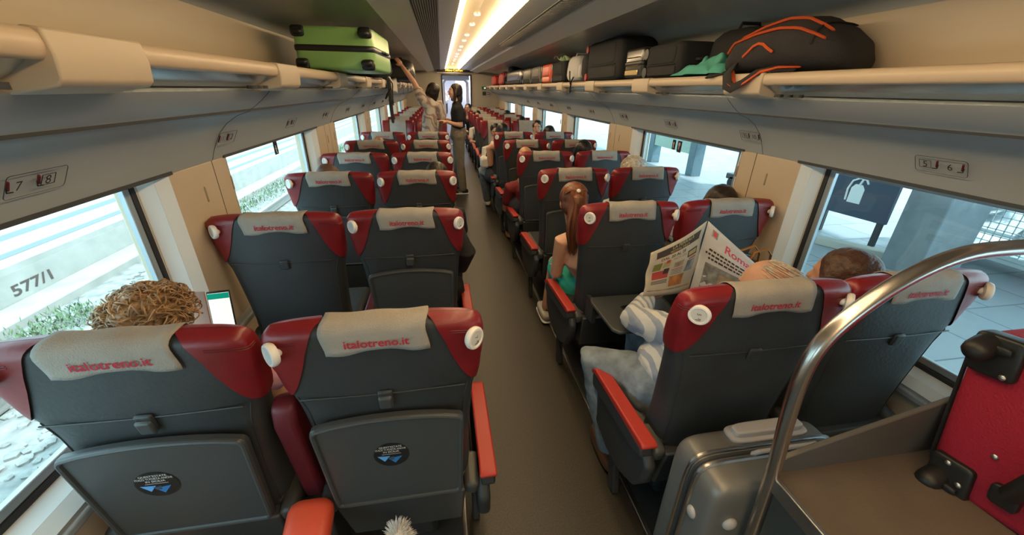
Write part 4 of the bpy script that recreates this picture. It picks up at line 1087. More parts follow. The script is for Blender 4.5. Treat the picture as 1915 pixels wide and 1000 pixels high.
def hand_mb(q, wrist, d, n, s=1.0, curl=.5, side=1, spread=1.0):
    """wrist point, d = pointing direction, n = back-of-hand normal"""
    d = Vector(d).normalized(); n = (Vector(n)-d*Vector(n).dot(d)).normalized(); x = d.cross(n)*side
    W = Vector(wrist)
    q.ell(W+d*.045*s, (.04*s, .048*s, .015*s), Matrix((x, d, n)).transposed(), 16, 10)
    for i, (off, L, r_) in enumerate(((-.028, .070, .0078), (-.010, .080, .0082), (.010, .075, .008), (.027, .058, .0072))):
        p = W+d*(.082 if i in (1, 2) else .076)*s+x*off*s*spread; dd = d.copy(); pts = [p-d*.02*s, p]
        a = curl*.9
        for k, f_ in enumerate((.45, .30, .25)):
            dd = (dd*math.cos(a*(.6+.3*k))-n*math.sin(a*(.6+.3*k))).normalized()
            p = p+dd*L*f_*s; pts.append(p.copy())
        q.tube(pts, [r_*s, r_*s, r_*s*.98, r_*s*.92, r_*s*.8], 8)
    td = (d*.6-x*.75-n*.35).normalized()
    p = W+d*.018*s-x*.024*s; q.tube([p, p+td*.03*s, p+(td+d*.5-n*.3).normalized()*.058*s], [.013*s, .011*s, .0085*s], 8)
def limb(q, pts, rs, n=14, flat=1.0, upv=None): q.tube(pts, rs, n, flat=flat, upv=upv)
def hair_cap(par, c, rot, m, s=1.0, back=.0, name='hair', bob=0, low=-.03, disp=.012, extra=None, vox=.008):
    T = lambda x, y, z: Vector(c)+rot @ (Vector((x, y, z))*s)
    q = MB(); q.ell(T(0, -.026, .032), (.084*s, .094*s, .088*s), rot, 20, 14)
    q.ell(T(0, -.045, -.01), (.080*s, .070*s, .080*s), rot, 18, 12)
    if bob:
        for e in (-1, 1): q.tube([T(e*.062, -.01, .04), T(e*.078, .0, -.02), T(e*.076, .008, -.02-bob)], [.03*s, .03*s, .022*s], 10)
        q.tube([T(0, -.06, .0), T(0, -.075, -.02-bob)], [.065*s, .055*s], 14)
    if extra: extra(q, T)
    return obj(name, q, m, par, remesh=vox, smoothit=3, disp=disp)
def strands(q, T, n, fn, r_=.003, seg=7):
    for i in range(n):
        pts = fn(i)
        q.tube(pts, [r_]*(len(pts)-1)+[r_*.4], 5)
hair_dk = mat('dark_brown_hair', (.018, .011, .008), .45, var=.5, vscale=60, bump=.6, bscale=60, stretch=(1, 1, .15))
hair_bk = mat('black_hair', (.008, .007, .007), .4, var=.4, vscale=60, bump=.6, bscale=60, stretch=(1, 1, .15))
hair_rd = mat('auburn_hair', (.16, .055, .022), .42, var=.55, vscale=45, bump=.6, bscale=50, stretch=(1, 1, .12))
hair_bl = mat('blond_hair', (.36, .22, .11), .5, var=.5, vscale=30)
hair_gy = mat('grey_hair', (.56, .50, .43), .6, var=.4, vscale=60, bump=.6, bscale=80)
white_c = mat('white_clothes', (.7, .68, .64), .9, bump=.2, bscale=40)
black_c = mat('black_clothes', (.010, .010, .012), .85, bump=.2, bscale=40)
khaki = mat('khaki_trousers', (.20, .165, .115), .9, var=.12, vscale=9, bump=.3, bscale=25)
def body_obj(par, q, m, vox=.007, sm=4): return obj('body', q, m, par, remesh=vox, smoothit=sm)

# --- standing woman in black top (beside the aisle)
hc_ = Vector((-.155, 6.57, 1.575)); rt_ = frame((-1, -.18, .12))
t = thing('person', 'standing woman in black short-sleeved top and khaki trousers in the aisle', 'person', (-.13, 6.57, 0))
q = MB(); head_mb(q, hc_, rt_, .98)
limb(q, [(-.13, 6.57, 1.36), (-.145, 6.57, 1.5)], [.055, .048])
limb(q, [(-.13, 6.57, 1.0), (-.12, 6.57, 1.15), (-.12, 6.57, 1.32), (-.13, 6.57, 1.38)], [.10, .095, .105, .07], flat=.9)
sh = Vector((-.10, 6.46, 1.33)); el = Vector((-.085, 6.42, 1.10)); wr = Vector((-.30, 6.36, 1.155))
limb(q, [sh, el], [.043, .036]); limb(q, [el, (-.19, 6.39, 1.12), wr], [.036, .032, .024]); hand_mb(q, wr, (-1, -.1, .25), (0, -.2, 1), .9, .5)
sh2 = Vector((-.12, 6.69, 1.33)); el2 = Vector((-.12, 6.72, 1.10)); wr2 = Vector((-.32, 6.6, 1.18))
limb(q, [sh2, el2], [.043, .036]); limb(q, [el2, wr2], [.035, .024]); hand_mb(q, wr2, (-1, -.2, .2), (0, .2, 1), .9, .5, -1)
for dy, an in ((-.08, Vector((-.085, 6.52, .06))), (.08, Vector((-.15, 6.66, .06)))):
    limb(q, [(-.12, 6.57+dy, .95), ((-.13+an.x)/2-.02, 6.57+dy, .52), an], [.085, .055, .038]); q.ell(an+Vector((-.02, 0, -.02)), (.09, .035, .03))
b_ = body_obj(t, q, skin, .008); face(t, hc_, rt_, .98)
hair_cap(t, hc_, rt_, hair_dk, 1.02, bob=.10)
q = MB(); limb(q, [(-.12, 6.57, 1.03), (-.115, 6.57, 1.15), (-.115, 6.57, 1.28), (-.125, 6.57, 1.375)], [.118, .112, .125, .085], n=20, flat=.95)
for a, b in ((sh, el), (sh2, el2)): limb(q, [Vector(a)+Vector((-.01, 0, .01)), Vector(a)+(Vector(b)-Vector(a))*.62], [.062, .060])
limb(q, [(-.13, 6.46, 1.33), (-.13, 6.68, 1.33)], [.065, .065])
obj('black_top', q, black_c, t, remesh=.008, label='black short-sleeved top', disp=.006)
q = MB(); limb(q, [(-.12, 6.57, 1.04), (-.12, 6.57, .94)], [.118, .135], n=20)
for dy, an in ((-.08, Vector((-.085, 6.51, .10))), (.08, Vector((-.15, 6.68, .10)))): limb(q, [(-.12, 6.57+dy, .93), ((-.12+an.x)/2-.015, 6.57+dy, .52), an], [.098, .074, .066], n=18)
obj('trousers', q, khaki, t, remesh=.008, label='loose khaki trousers', disp=.01)
for an in (Vector((-.085, 6.52, .03)), Vector((-.15, 6.66, .03))):
    so = obj('shoe', MB().merge(rbox(an+Vector((-.035, -.01, .018)), (.25, .09, .085), .55, 24, 10)), blackp, t, label='black trainer with white stripes')
    obj('sole', rbox(an+Vector((-.035, -.01, -.018)), (.26, .095, .025), .5, 24, 6), whitep, so)
    st = MB()
    for k in range(3): st.tube([an+Vector((-.02-.022*k, -.055, .0)), an+Vector((-.035-.022*k, -.045, .045))], .005, 5)
    obj('stripe', st, whitep, so)
obj('phone', MB().box((-.40, 6.45, 1.20), (.07, .12, .012), (R(20), R(15), 0)), blackp, bevel=.003, label='black phone held by the standing woman in black', cat='phone')
# --- reaching woman in patterned blouse
hc_ = Vector((-.50, 6.42, 1.585)); rt_ = frame((-.75, .55, .45))
t = thing('person', 'woman in patterned blouse reaching up into the left rack', 'person', (-.56, 6.42, 0))
pb = stripes('patterned_blouse', (.52, .46, .40), (.34, .22, .18), 5, 'DIAGONAL', .85, 14)
sh = Vector((-.63, 6.38, 1.45)); el = Vector((-.745, 6.34, 1.70)); wr = Vector((-.885, 6.32, 1.90))
sh2 = Vector((-.41, 6.40, 1.40)); el2 = Vector((-.37, 6.45, 1.18)); wr2 = Vector((-.42, 6.55, .98))
q = MB(); head_mb(q, hc_, rt_, .98); limb(q, [(-.52, 6.42, 1.40), (-.50, 6.42, 1.52)], [.055, .048])
limb(q, [(-.56, 6.42, .9), (-.55, 6.42, 1.1), (-.52, 6.42, 1.36)], [.12, .11, .12], flat=.7)
limb(q, [sh, el], [.045, .038]); limb(q, [el, (el+wr)/2, wr], [.038, .033, .024]); hand_mb(q, wr, wr-el, (.3, -1, .2), .95, .9)
limb(q, [sh2, el2], [.045, .038]); limb(q, [el2, wr2], [.036, .024]); hand_mb(q, wr2, (-.1, .2, -1), (1, 0, 0), .9, .4, -1)
for dx in (-.08, .08): limb(q, [(-.56+dx, 6.42, .9), (-.56+dx, 6.42, .48), (-.56+dx, 6.44, .07)], [.09, .058, .04]); q.ell((-.56+dx, 6.48, .04), (.04, .11, .035))
body_obj(t, q, skin, .008)
hair_cap(t, hc_, rt_, hair_dk, 1.04, bob=.06)
q = MB(); limb(q, [(-.575, 6.42, .97), (-.565, 6.42, 1.08), (-.55, 6.42, 1.22), (-.52, 6.42, 1.38)], [.165, .155, .155, .125], n=24, flat=.7)
limb(q, [(-.52, 6.42, 1.36), sh, sh+(el-sh)*.45], [.09, .085, .075]); limb(q, [(-.50, 6.42, 1.36), sh2, sh2+(el2-sh2)*.75], [.09, .08, .085])
obj('blouse', q, pb, t, remesh=.008, label='loose patterned cream and brick blouse', disp=.012)
q = MB(); limb(q, [(-.56, 6.42, .98), (-.56, 6.42, .88)], [.14, .14])
for dx in (-.08, .08): limb(q, [(-.56+dx, 6.42, .88), (-.56+dx, 6.42, .48), (-.56+dx, 6.44, .12)], [.105, .08, .065])
obj('trousers', q, denim, t, remesh=.01)
# --- distant person in the vestibule
hc_ = Vector((-.27, 14.4, 1.50)); rt_ = frame((.9, -.4, 0))
t = thing('person', 'distant person in white shirt and black vest beyond the open end door', 'person', (-.3, 14.4, 0))
q = MB(); head_mb(q, hc_, rt_); limb(q, [(-.3, 14.4, 1.3), (-.28, 14.4, 1.45)], [.06, .05]); limb(q, [(-.3, 14.4, .9), (-.3, 14.4, 1.3)], [.12, .12])
limb(q, [(-.27, 14.3, 1.3), (-.2, 14.2, 1.2), (-.12, 14.2, 1.33)], [.045, .04, .028]); hand_mb(q, (-.12, 14.2, 1.33), (.5, 0, .8), (0, -1, 0))
for dy in (-.08, .08): limb(q, [(-.3, 14.4+dy, .9), (-.3, 14.4+dy, .5), (-.3, 14.4+dy, .08)], [.09, .06, .04])
body_obj(t, q, skin, .012); hair_cap(t, hc_, rt_, hair_dk, 1.0, vox=.012)
q = MB(); limb(q, [(-.3, 14.4, 1.12), (-.3, 14.4, 1.32)], [.14, .13]); limb(q, [(-.28, 14.32, 1.3), (-.2, 14.2, 1.2), (-.15, 14.2, 1.28)], [.06, .055, .04]); obj('shirt', q, white_c, t, remesh=.012)
q = MB(); limb(q, [(-.3, 14.4, 1.16), (-.3, 14.4, .9)], [.145, .14])
for dy in (-.08, .08): limb(q, [(-.3, 14.4+dy, .9), (-.3, 14.4+dy, .5), (-.3, 14.4+dy, .1)], [.1, .08, .06])
obj('dark_clothes', q, black_c, t, remesh=.012)

# --- generic seated person (facing away), mostly hidden by the seat backs
def seated(label, x, y, hz, cloth, hairm, hair='cap', lean=(0, 0), fwd=(0, 1, 0), hs=1.0, skinm=None, facing_cam=False, hx=None, group=None, bald=False, pose=1):
    """y = where the hips rest; hz = head centre height"""
    skinm = skinm or skin; d = -1 if facing_cam else 1
    t = thing('person', label, 'person', (x, y, 0), group)
    hx_ = x+lean[0] if hx is None else hx
    hc = Vector((hx_, y+lean[1], hz)); rot = frame(fwd)
    ch = Vector((x+(hx_-x)*.75, y+lean[1]*.7, hz-.28)); hip = Vector((x, y, .52))
    q = MB(); head_mb(q, hc, rot, hs); limb(q, [ch, hc+Vector((0, 0, -.07))], [.06, .052])
    limb(q, [hip, (hip+ch)/2, ch], [.12, .115, .12], flat=.75)
    S2 = []
    for e in (-1, 1):
        s_ = ch+Vector((e*.16, 0, -.02)); el = s_+Vector((e*.02, d*.10, -.24)); w_ = el+Vector((-e*.07, d*.2, .02)); S2.append((s_, el, w_))
        limb(q, [s_, el], [.045, .038]); limb(q, [el, w_], [.036, .025]); hand_mb(q, w_, (-e*.3, d, 0), (0, 0, 1), .95, .5, e*d)
        limb(q, [hip+Vector((e*.085, 0, -.01)), hip+Vector((e*.10, d*.40, .0)), hip+Vector((e*.10, d*.43, -.42))], [.085, .062, .042])
        q.ell(hip+Vector((e*.10, d*.47, -.48)), (.04, .11, .035))
    body_obj(t, q, skinm, .010)
    if facing_cam: face(t, hc, rot, hs)
    if hair == 'cap': hair_cap(t, hc, rot, hairm, hs*1.02, vox=.009)
    elif hair == 'bob': hair_cap(t, hc, rot, hairm, hs*1.02, bob=.10, vox=.009)
    elif hair == 'long': hair_cap(t, hc, rot, hairm, hs*1.03, bob=.2, vox=.009)
    elif hair == 'band':
        T = lambda a, b, c: hc+rot @ (Vector((a, b, c))*hs)
        h_ = MB()
        h_.ell(T(0, -.035, -.02), (.080*hs, .072*hs, .065*hs), rot, 18, 12)
        obj('hair', h_, hairm, t, remesh=.009, smoothit=3)
    q = MB(); limb(q, [hip+Vector((0, 0, -.02)), (hip+ch)/2, ch+Vector((0, 0, -.02)), ch+Vector((0, 0, .05))], [.15, .14, .15, .09], n=20, flat=.8)
    for s_, el, w_ in S2: limb(q, [ch, s_, s_+(el-s_)*.6], [.08, .065, .058])
    obj('shirt', q, cloth, t, remesh=.01, disp=.008)
    q = MB()
    for e in (-1, 1): limb(q, [hip+Vector((e*.08, 0, -.02)), hip+Vector((e*.10, d*.40, .0)), hip+Vector((e*.10, d*.43, -.38))], [.10, .078, .062])
    limb(q, [hip+Vector((-.06, 0, 0)), hip+Vector((.06, 0, 0))], [.125, .125])
    obj('trousers', q, MATS.get('dark_trousers') or mat('dark_trousers', (.03, .035, .05), .9), t, remesh=.011)
    return t, hc, rot
pinkc = mat('pink_cloth', (.66, .33, .42), .9)
# curly blond person by the nearest left window
t, hc, rot = seated('person with curly blond hair in the nearest left window seat', -1.10, 1.16, .965, pinkc, hair_bl, 'none', lean=(-.02, 0), fwd=(.2, 1, -.2), hx=-1.262)
q = MB(); rnd = random.Random(11)
q.ell(hc+Vector((0, -.01, .02)), (.088, .105, .085), None, 18, 12)
for i in range(420):
    a = rnd.uniform(0, 2*PI); b = rnd.uniform(-.25, 1.5)
    R0 = Vector((0.106*math.cos(b)*math.cos(a), .115*math.cos(b)*math.sin(a), .02+.082*math.sin(b)))
    n_ = R0.normalized(); c0 = hc+R0*rnd.uniform(.92, 1.08); r0 = rnd.uniform(.009, .019)
    u_ = n_.orthogonal().normalized(); u_.rotate(Matrix.Rotation(rnd.uniform(0, 6.28), 3, n_)); v_ = n_.cross(u_)
    pts = []; turns = rnd.uniform(.7, 1.6); ph = rnd.uniform(0, 6)
    for k in range(12):
        w_ = ph+turns*2*PI*k/11
        pts.append(c0+u_*(r0*math.cos(w_))+n_*(r0*math.sin(w_)*.8)+v_*(.022*(k/11-.5)))
    q.tube(pts, [.0022]*11+[.001], 5)
obj('curly_hair', q, hair_bl, t, label='tousled blond curls')
q = MB(); limb(q, [(-1.04, 1.12, .80), (-.985, 1.10, .74), (-.955, 1.14, .60), (-.99, 1.34, .60)], [.05, .052, .047, .034]); obj('bare_arm', q, skin_tan, t, remesh=.007)
q = MB(); limb(q, [(-1.05, 1.12, .82), (-.975, 1.12, .755)], [.06, .062]); obj('pink_sleeve', q, pinkc, t, remesh=.007)
# phone in a flip case held up
t = thing('phone', 'phone with bright chat screen in a brown flip case by the nearest left window', 'phone', (-1.18, 1.33, .83))
pc = Vector((-1.168, 1.33, .893)); pr_ = Euler((R(-14), 0, R(8))).to_matrix()
PT = lambda x, y, z: pc+pr_ @ Vector((x, y, z))
obj('phone_body', MB().box(pc, (.070, .009, .145), pr_), blackp, t, bevel=.003)
obj('screen', MB().box(PT(0, -.0052, -.002), (.064, .001, .136), pr_), mat('lit_screen', (.85, .9, .9), .3, emit=(.85, .95, .92), estr=.55), t, smooth=False)
obj('header_bar', MB().box(PT(0, -.0059, .055), (.064, .0006, .020), pr_), mat('chat_green', (.0, .25, .18), .4, emit=(.0, .35, .25), estr=.4), t, smooth=False)
obj('flip_case', MB().box(PT(-.068, .010, .0), (.066, .004, .152), pr_ @ Matrix.Rotation(R(-25), 3, 'Z')), mat('case_brown', (.34, .17, .11), .6), t, bevel=.002, label='brown flip cover')

# --- white-haired man reading the newspaper
t = thing('person', 'white-haired man in striped shirt and jeans reading a newspaper', 'person', (.6, 1.15, 0))
hc = Vector((.845, 1.16, .925)); rot = frame((-.38, .9, -.30)); rot = rot @ Matrix.Rotation(R(12), 3, 'Y')
ch = Vector((.66, 1.12, .74)); hip = Vector((.52, 1.14, .50))
sh = Vector((.50, 1.13, .76)); el = Vector((.435, 1.36, .70)); wr = Vector((.57, 1.50, .715))
sh2 = Vector((.84, 1.13, .76)); el2 = Vector((.98, 1.30, .62)); wr2 = Vector((1.0, 1.37, .80))
kn = Vector((.275, 1.37, .49)); an = Vector((.335, 1.22, .11)); kn2 = Vector((.60, 1.56, .47)); an2 = Vector((.60, 1.50, .09))
q = MB(); head_mb(q, hc, rot, 1.05); limb(q, [ch+Vector((.04, 0, 0)), hc+Vector((-.01, -.01, -.07))], [.065, .06])
limb(q, [hip, (hip+ch)/2, ch], [.13, .13, .13], flat=.8)
limb(q, [sh, el], [.048, .040]); limb(q, [el, wr], [.038, .027]); hand_mb(q, wr, (.35, .15, .35), (-.3, .8, .2), 1.0, .7)
limb(q, [sh2, el2], [.048, .040]); limb(q, [el2, wr2], [.038, .027]); hand_mb(q, wr2, (.1, .1, 1), (.3, .8, 0), 1.0, .8, -1)
limb(q, [hip+Vector((-.08, 0, 0)), kn, an], [.085, .060, .042]); limb(q, [hip+Vector((.08, 0, 0)), kn2, an2], [.085, .060, .042])
q.ell(an+Vector((0, .04, -.05)), (.04, .11, .035)); q.ell(an2+Vector((0, .04, -.05)), (.04, .11, .035))
body_obj(t, q, skin, .007)
T = lambda a, b, c: hc+rot @ Vector((a, b, c))
q = MB()
rnd = random.Random(21)
q.ell(T(0, -.038, -.012), (.083, .078, .066), rot, 20, 14)
obj('hair', q, hair_gy, t, remesh=.007, smoothit=3, disp=.006, label='thin white hair around a balding crown')
q = MB()
for i in range(220):
    a = rnd.uniform(-PI, 0) ; b = rnd.uniform(.2, 1.45)
    p0 = Vector((.077*math.cos(b)*math.cos(a), -.014+.096*math.cos(b)*math.sin(a), .022+.092*math.sin(b)))
    d_ = Vector((p0.x*.3, -.05, -.02)).normalized()
    pts = [T(*(p0+d_*k*.016+p0.normalized()*.002*(1-k/3))) for k in range(4)]
    q.tube(pts, [.0009]*3+[.0004], 4)
obj('hair_wisps', q, hair_gy, t)
gq = MB(); gq.tube([T(-.080, .0, .005), T(-.078, .06, .006), T(-.055, .092, .006)], .002, 6); gq.tube([T(-.02+.018*math.cos(a)-.012, .096, .0+.016*math.sin(a)) for a in [2*PI*i/16 for i in range(16)]], .0018, 5, cyc=True)
obj('glasses', gq, blackp, t)
shirt = stripes('striped_shirt', (.60, .60, .58), (.30, .34, .42), 8.5, 'X', .85, .7)
q = MB(); limb(q, [hip+Vector((-.01, 0, -.02)), hip+Vector((-.01, .0, .08)), (hip+ch)/2+Vector((.0, 0, .04)), ch, ch+Vector((.05, 0, .06))], [.165, .168, .165, .155, .09], n=26, flat=.85)
limb(q, [ch, sh, (sh+el)/2, el, el+(wr-el)*.85], [.09, .075, .070, .064, .045], n=18); limb(q, [ch, sh2, el2, el2+(wr2-el2)*.85], [.09, .07, .060, .045], n=18)
obj('striped_shirt', q, shirt, t, remesh=.007, disp=.012, label='white shirt with blue-grey stripes')
q = MB(); limb(q, [hip+Vector((-.06, 0, 0)), hip+Vector((.06, 0, 0))], [.145, .14], n=20)
limb(q, [hip+Vector((-.08, .02, 0)), (hip+kn)/2+Vector((-.03, .01, .0)), kn, kn+(an-kn)*.45, an+Vector((0, 0, -.01))], [.115, .095, .078, .068, .058], n=18); limb(q, [hip+Vector((.08, 0, 0)), kn2, an2], [.115, .080, .06], n=18)
obj('jeans', q, denim, t, remesh=.007, disp=.010, label='faded light blue jeans')
brs = mat('brown_shoe', (.13, .06, .03), .5)
for a_ in (an, an2): obj('shoe', rbox(a_+Vector((-.005, .03, -.065)), (.09, .26, .09), .6, 24, 10), brs, t)
# newspaper: two curved sheets meeting at a fold
NB, NT = Vector((.800, 1.53, .725)), Vector((.835, 1.56, 1.075))
LB, LT = Vector((.503, 1.44, .765)), Vector((.512, 1.45, .975))
RB, RT2 = Vector((1.060, 1.38, .72)), Vector((1.085, 1.42, .865))
def page(A0, A1, B0, B1, bow):
    def fn(u, v, h=0.0):
        p = (A0*(1-v)+A1*v)*(1-u)+(B0*(1-v)+B1*v)*u
        n = (B0-A0).cross(A1-A0).normalized()
        return p+n*(bow*math.sin(PI*u)+.006*math.sin(v*9+u*4)*math.sin(PI*v)+h)
    return fn
pl = page(LB, LT, NB, NT, .018); pr2 = page(NB+Vector((.004, 0, 0)), NT+Vector((.004, -.004, -.0)), RB, RT2, .012)
sgn = -1
nw = mat('newsprint', (.62, .52, .38), .95, var=.04, vscale=30); nw2 = mat('newsprint_white', (.66, .66, .67), .95, var=.04, vscale=30)
t = thing('newspaper', 'open newspaper held up, Roma headline on its white right page', 'newspaper', (.8, 1.47, .73))
obj('left_page', MB().grid(lambda u, v: pl(u, v), 24, 16), nw, t, solid=.0016)
obj('right_page', MB().grid(lambda u, v: pr2(u, v), 24, 16), nw2, t, solid=.0016)
inkc = {'dk': mat('ink_brown', (.07, .045, .03), .9), 'gold': mat('ink_gold', (.5, .36, .14), .9), 'red': mat('ink_red', (.55, .07, .05), .9), 'gy': mat('ink_grey', (.28, .28, .27), .9, var=.5, vscale=25), 'tan': mat('ink_tan', (.40, .27, .16), .9, var=.4, vscale=30),
        'grn': mat('ink_green', (.25, .24, .05), .9), 'or': mat('ink_orange', (.55, .2, .05), .9, var=.3, vscale=30), 'pk': mat('ink_pink', (.7, .1, .16), .9)}
def patch(pf, u0, v0, u1, v1, k, h=.0014, nm='printed_block'):
    m_ = MB(); m_.grid(lambda a, b: pf(u0+(u1-u0)*a, v0+(v1-v0)*b, h), 8, 4)
    obj(nm, m_, inkc[k], t, smooth=False)
def ptext(pf, txt, uc, vc, size, k, du, dv, bold=0, h=.0019):
    """size in v units; du,dv: u and v per metre-like text unit"""
    m_ = text_mb(txt, size, lambda x, y: pf(uc+x*du, vc+y*dv, h), bold=bold)
    obj('print', m_, inkc[k], t, smooth=False)
n_l = (NB-LB).cross(LT-LB); cdir = Vector((-.362, 0, 1.62))-LB
if n_l.dot(cdir) < 0:
    pl0 = pl; pl = lambda u, v, h=0: pl0(u, v, -h)
n_r = (RB-NB).cross(NT-NB)
if n_r.dot(cdir) < 0:
    pr0 = pr2; pr2 = lambda u, v, h=0: pr0(u, v, -h)
patch(pl, .10, .80, .90, .93, 'dk'); ptext(pl, 'LA FERRALA', .55, .895, .075, 'gold', 1.0, 1.0, .002); ptext(pl, 'FESTIVAL DELLA', .5, .83, .05, 'gold', 1, 1, .001)
ptext(pl, 'DAL 20 AL 28', .40, .745, .075, 'dk', 1.0, .9, .001)
patch(pl, .07, .795, .93, .805, 'or')
patch(pl, .09, .52, .22, .68, 'grn'); patch(pl, .24, .56, .36, .68, 'gold'); patch(pl, .28, .64, .34, .70, 'red', .0017)
patch(pl, .10, .34, .38, .50, 'red'); patch(pl, .28, .42, .37, .53, 'dk', .0017)
for v_ in (.31, .285, .26): patch(pl, .09, v_-.012, .38, v_, 'dk')
patch(pl, .05, .10, .95, .125, 'tan')
ptext(pl, 'NON LIN', .52, .68, .06, 'tan', 1, 1); patch(pl, .44, .50, .62, .60, 'tan'); patch(pl, .42, .46, .64, .475, 'red')
for v_ in (.44, .41, .38): patch(pl, .43, v_-.008, .64, v_, 'dk')
patch(pl, .42, .16, .72, .34, 'or'); patch(pl, .68, .60, .90, .70, 'dk'); patch(pl, .70, .62, .88, .68, 'gold', .0017)
patch(pl, .70, .36, .88, .55, 'gy'); patch(pl, .72, .56, .88, .58, 'red')
# right page
ptext(pr2, 'Roma', .56, .82, .17, 'pk', 1.1, 1.0, .003)
patch(pr2, .10, .86, .20, .96, 'gy'); patch(pr2, .12, .88, .18, .94, 'pk', .0017)
patch(pr2, .88, .78, .96, .92, 'gy'); patch(pr2, .895, .81, .945, .89, 'pk', .0017)
for k_, (a, b) in enumerate(((.12, .80), (.08, .90), (.14, .94))):
    q = MB(); rnd = random.Random(30+k_); u_ = a
    while u_ < b:
        w_ = rnd.uniform(.03, .08); q.grid(lambda aa, bb: pr2(u_+w_*aa, .665-.062*k_+.030*bb, .0018), 3, 2); u_ += w_+.015
    obj('headline', q, inkc['dk'], t, smooth=False)
patch(pr2, .12, .08, .80, .48, 'gy')
patch(pr2, .36, .14, .60, .40, 'tan', .0017)
for k_ in range(12): patch(pr2, .84, .10+.033*k_, .97, .115+.033*k_, 'gy')
patch(pr2, .62, .73, .92, .738, 'pk')

# --- man's neighbour at the window
t, hc, rot = seated('brown-haired passenger by the nearest right window', 1.10, 1.13, .965, mat('dark_red_shirt', (.25, .03, .04), .9), hair_dk, 'none', fwd=(-.3, 1, -.1), hs=1.05, hx=1.14)
hair_cap(t, hc, rot, mat('brown_hair', (.075, .035, .022), .45, var=.4, vscale=60, bump=.6, bscale=60), 1.10, bob=.03)
# --- ponytail girl leaning towards the aisle
t = thing('person', 'girl with auburn ponytail and bare back leaning into the aisle', 'person', (.40, 2.1, 0))
hc = Vector((.375, 2.16, 1.02)); rot = frame((.05, 1, -.15))
ch = Vector((.405, 2.08, .76)); hip = Vector((.47, 2.10, .47))
q = MB(); head_mb(q, hc, rot, .95); limb(q, [ch+Vector((-.01, 0, .05)), hc+Vector((0, 0, -.07))], [.05, .045])
limb(q, [hip, hip+Vector((-.02, -.01, .12)), ch+Vector((0, 0, -.08)), ch+Vector((-.005, 0, .03))], [.12, .095, .118, .09], n=22, flat=.7)
shs = Vector((.300, 2.07, .81)); els = Vector((.295, 2.13, .57)); wrs = Vector((.36, 2.34, .52))
limb(q, [ch+Vector((-.03, 0, .05)), shs, els], [.06, .048, .038], n=16); limb(q, [els, wrs], [.036, .024]); hand_mb(q, wrs, (.3, 1, 0), (0, 0, 1), .9, .5)
limb(q, [ch+Vector((.03, 0, .05)), (.53, 2.08, .79), (.56, 2.16, .58), (.50, 2.34, .52)], [.06, .048, .038, .025], n=16); hand_mb(q, (.50, 2.34, .52), (-.2, 1, 0), (0, 0, 1), .9, .5, -1)
for kx, ax, ay in ((.40, .345, 2.48), (.56, .56, 2.52)): limb(q, [(kx+.02, 2.10, .46), (kx, 2.50, .47), (ax, ay, .12)], [.085, .058, .036])
body_obj(t, q, skin, .0065)
def pony(q, T): 
    q.ell(T(0, -.09, .055), (.026, .026, .026), None, 10, 8)
    q.tube([T(0, -.085, .05), T(-.004, -.12, .03), T(-.012, -.12, -.05), T(-.016, -.10, -.15), T(-.012, -.085, -.23)], [.024, .040, .048, .044, .022], 12)
hair_cap(t, hc, rot, hair_rd, 1.0, extra=pony, disp=.006, vox=.006)
q = MB(); rnd = random.Random(8); T = lambda a, b, c: hc+rot @ Vector((a, b, c))
for i in range(150):
    a = rnd.uniform(-1, 1); b = rnd.uniform(-1, 1)
    q.tube([T(a*.07, -.05-.03*abs(b), .10-.05*a*a), T(a*.045, -.115, .075), T(-.004+a*.036, -.152+b*.01, .0), T(-.012+a*.048, -.155+b*.015, -.09), T(-.016+a*.046, -.135+b*.02, -.17), T(-.012+a*.030, -.115+b*.02, -.25-rnd.uniform(0, .05))], [.003, .003, .003, .003, .0025, .001], 4)
obj('ponytail', q, hair_rd, t, label='long auburn ponytail')
obj('hair_tie', MB().ell(T(0, -.115, .07), (.014, .010, .014)), whitep, t)
teal2 = mat('teal_skirt', (.02, .36, .30), .85, bump=.3, bscale=30)
q = MB(); limb(q, [(.48, 2.10, .55), (.47, 2.12, .46)], [.12, .15], n=20, flat=.85)
for kx in (.40, .56): limb(q, [(kx+.01, 2.12, .46), (kx, 2.42, .47)], [.105, .085])
obj('skirt', q, teal2, t, remesh=.007, disp=.01, label='teal skirt')
for ax, ay in ((.345, 2.52), (.56, 2.56)):
    so = obj('shoe', rbox(Vector((ax-.005, ay, .055)), (.085, .25, .075), .6, 24, 10), mat('grey_canvas_shoe', (.5, .48, .46), .85), t)
    obj('sole', rbox(Vector((ax-.005, ay, .022)), (.09, .26, .024), .5, 24, 6), whitep, so)
# --- other passengers, seen as crowns of hair over the seat backs
seated('dark-haired passenger with hair clip, second row right window seat', 1.10, 2.10, 1.0, mat('navy', (.02, .03, .07), .9), hair_dk, 'bob', hs=1.0, hx=1.285)
t, hc, rot = seated('passenger with short curly grey-blond hair, third row right window seat', 1.08, 2.98, 1.045, white_c, hair_gy, 'none', hx=1.145)
q = MB(); rnd = random.Random(13); q.ell(hc+Vector((0, -.01, .02)), (.098, .102, .085), None, 18, 12)
for i in range(200):
    a = rnd.uniform(0, 2*PI); b = rnd.uniform(-.2, 1.5); R0 = Vector((.1*math.cos(b)*math.cos(a), .1*math.cos(b)*math.sin(a), .022+.085*math.sin(b)))
    n_ = R0.normalized(); u_ = n_.orthogonal().normalized(); v_ = n_.cross(u_); r0 = rnd.uniform(.008, .014); ph = rnd.uniform(0, 6)
    q.tube([hc+R0+u_*(r0*math.cos(ph+k))+v_*(r0*math.sin(ph+k)) for k in range(6)], .003, 5)
obj('curly_hair', q, hair_gy, t)
seated('bald-crowned man in dark red shirt, fourth row right aisle seat', .45, 3.86, 1.005, mat('maroon_shirt', (.16, .014, .018), .85), hair_dk, 'band', hx=.425, lean=(-.03, 0), skinm=skin_tan)
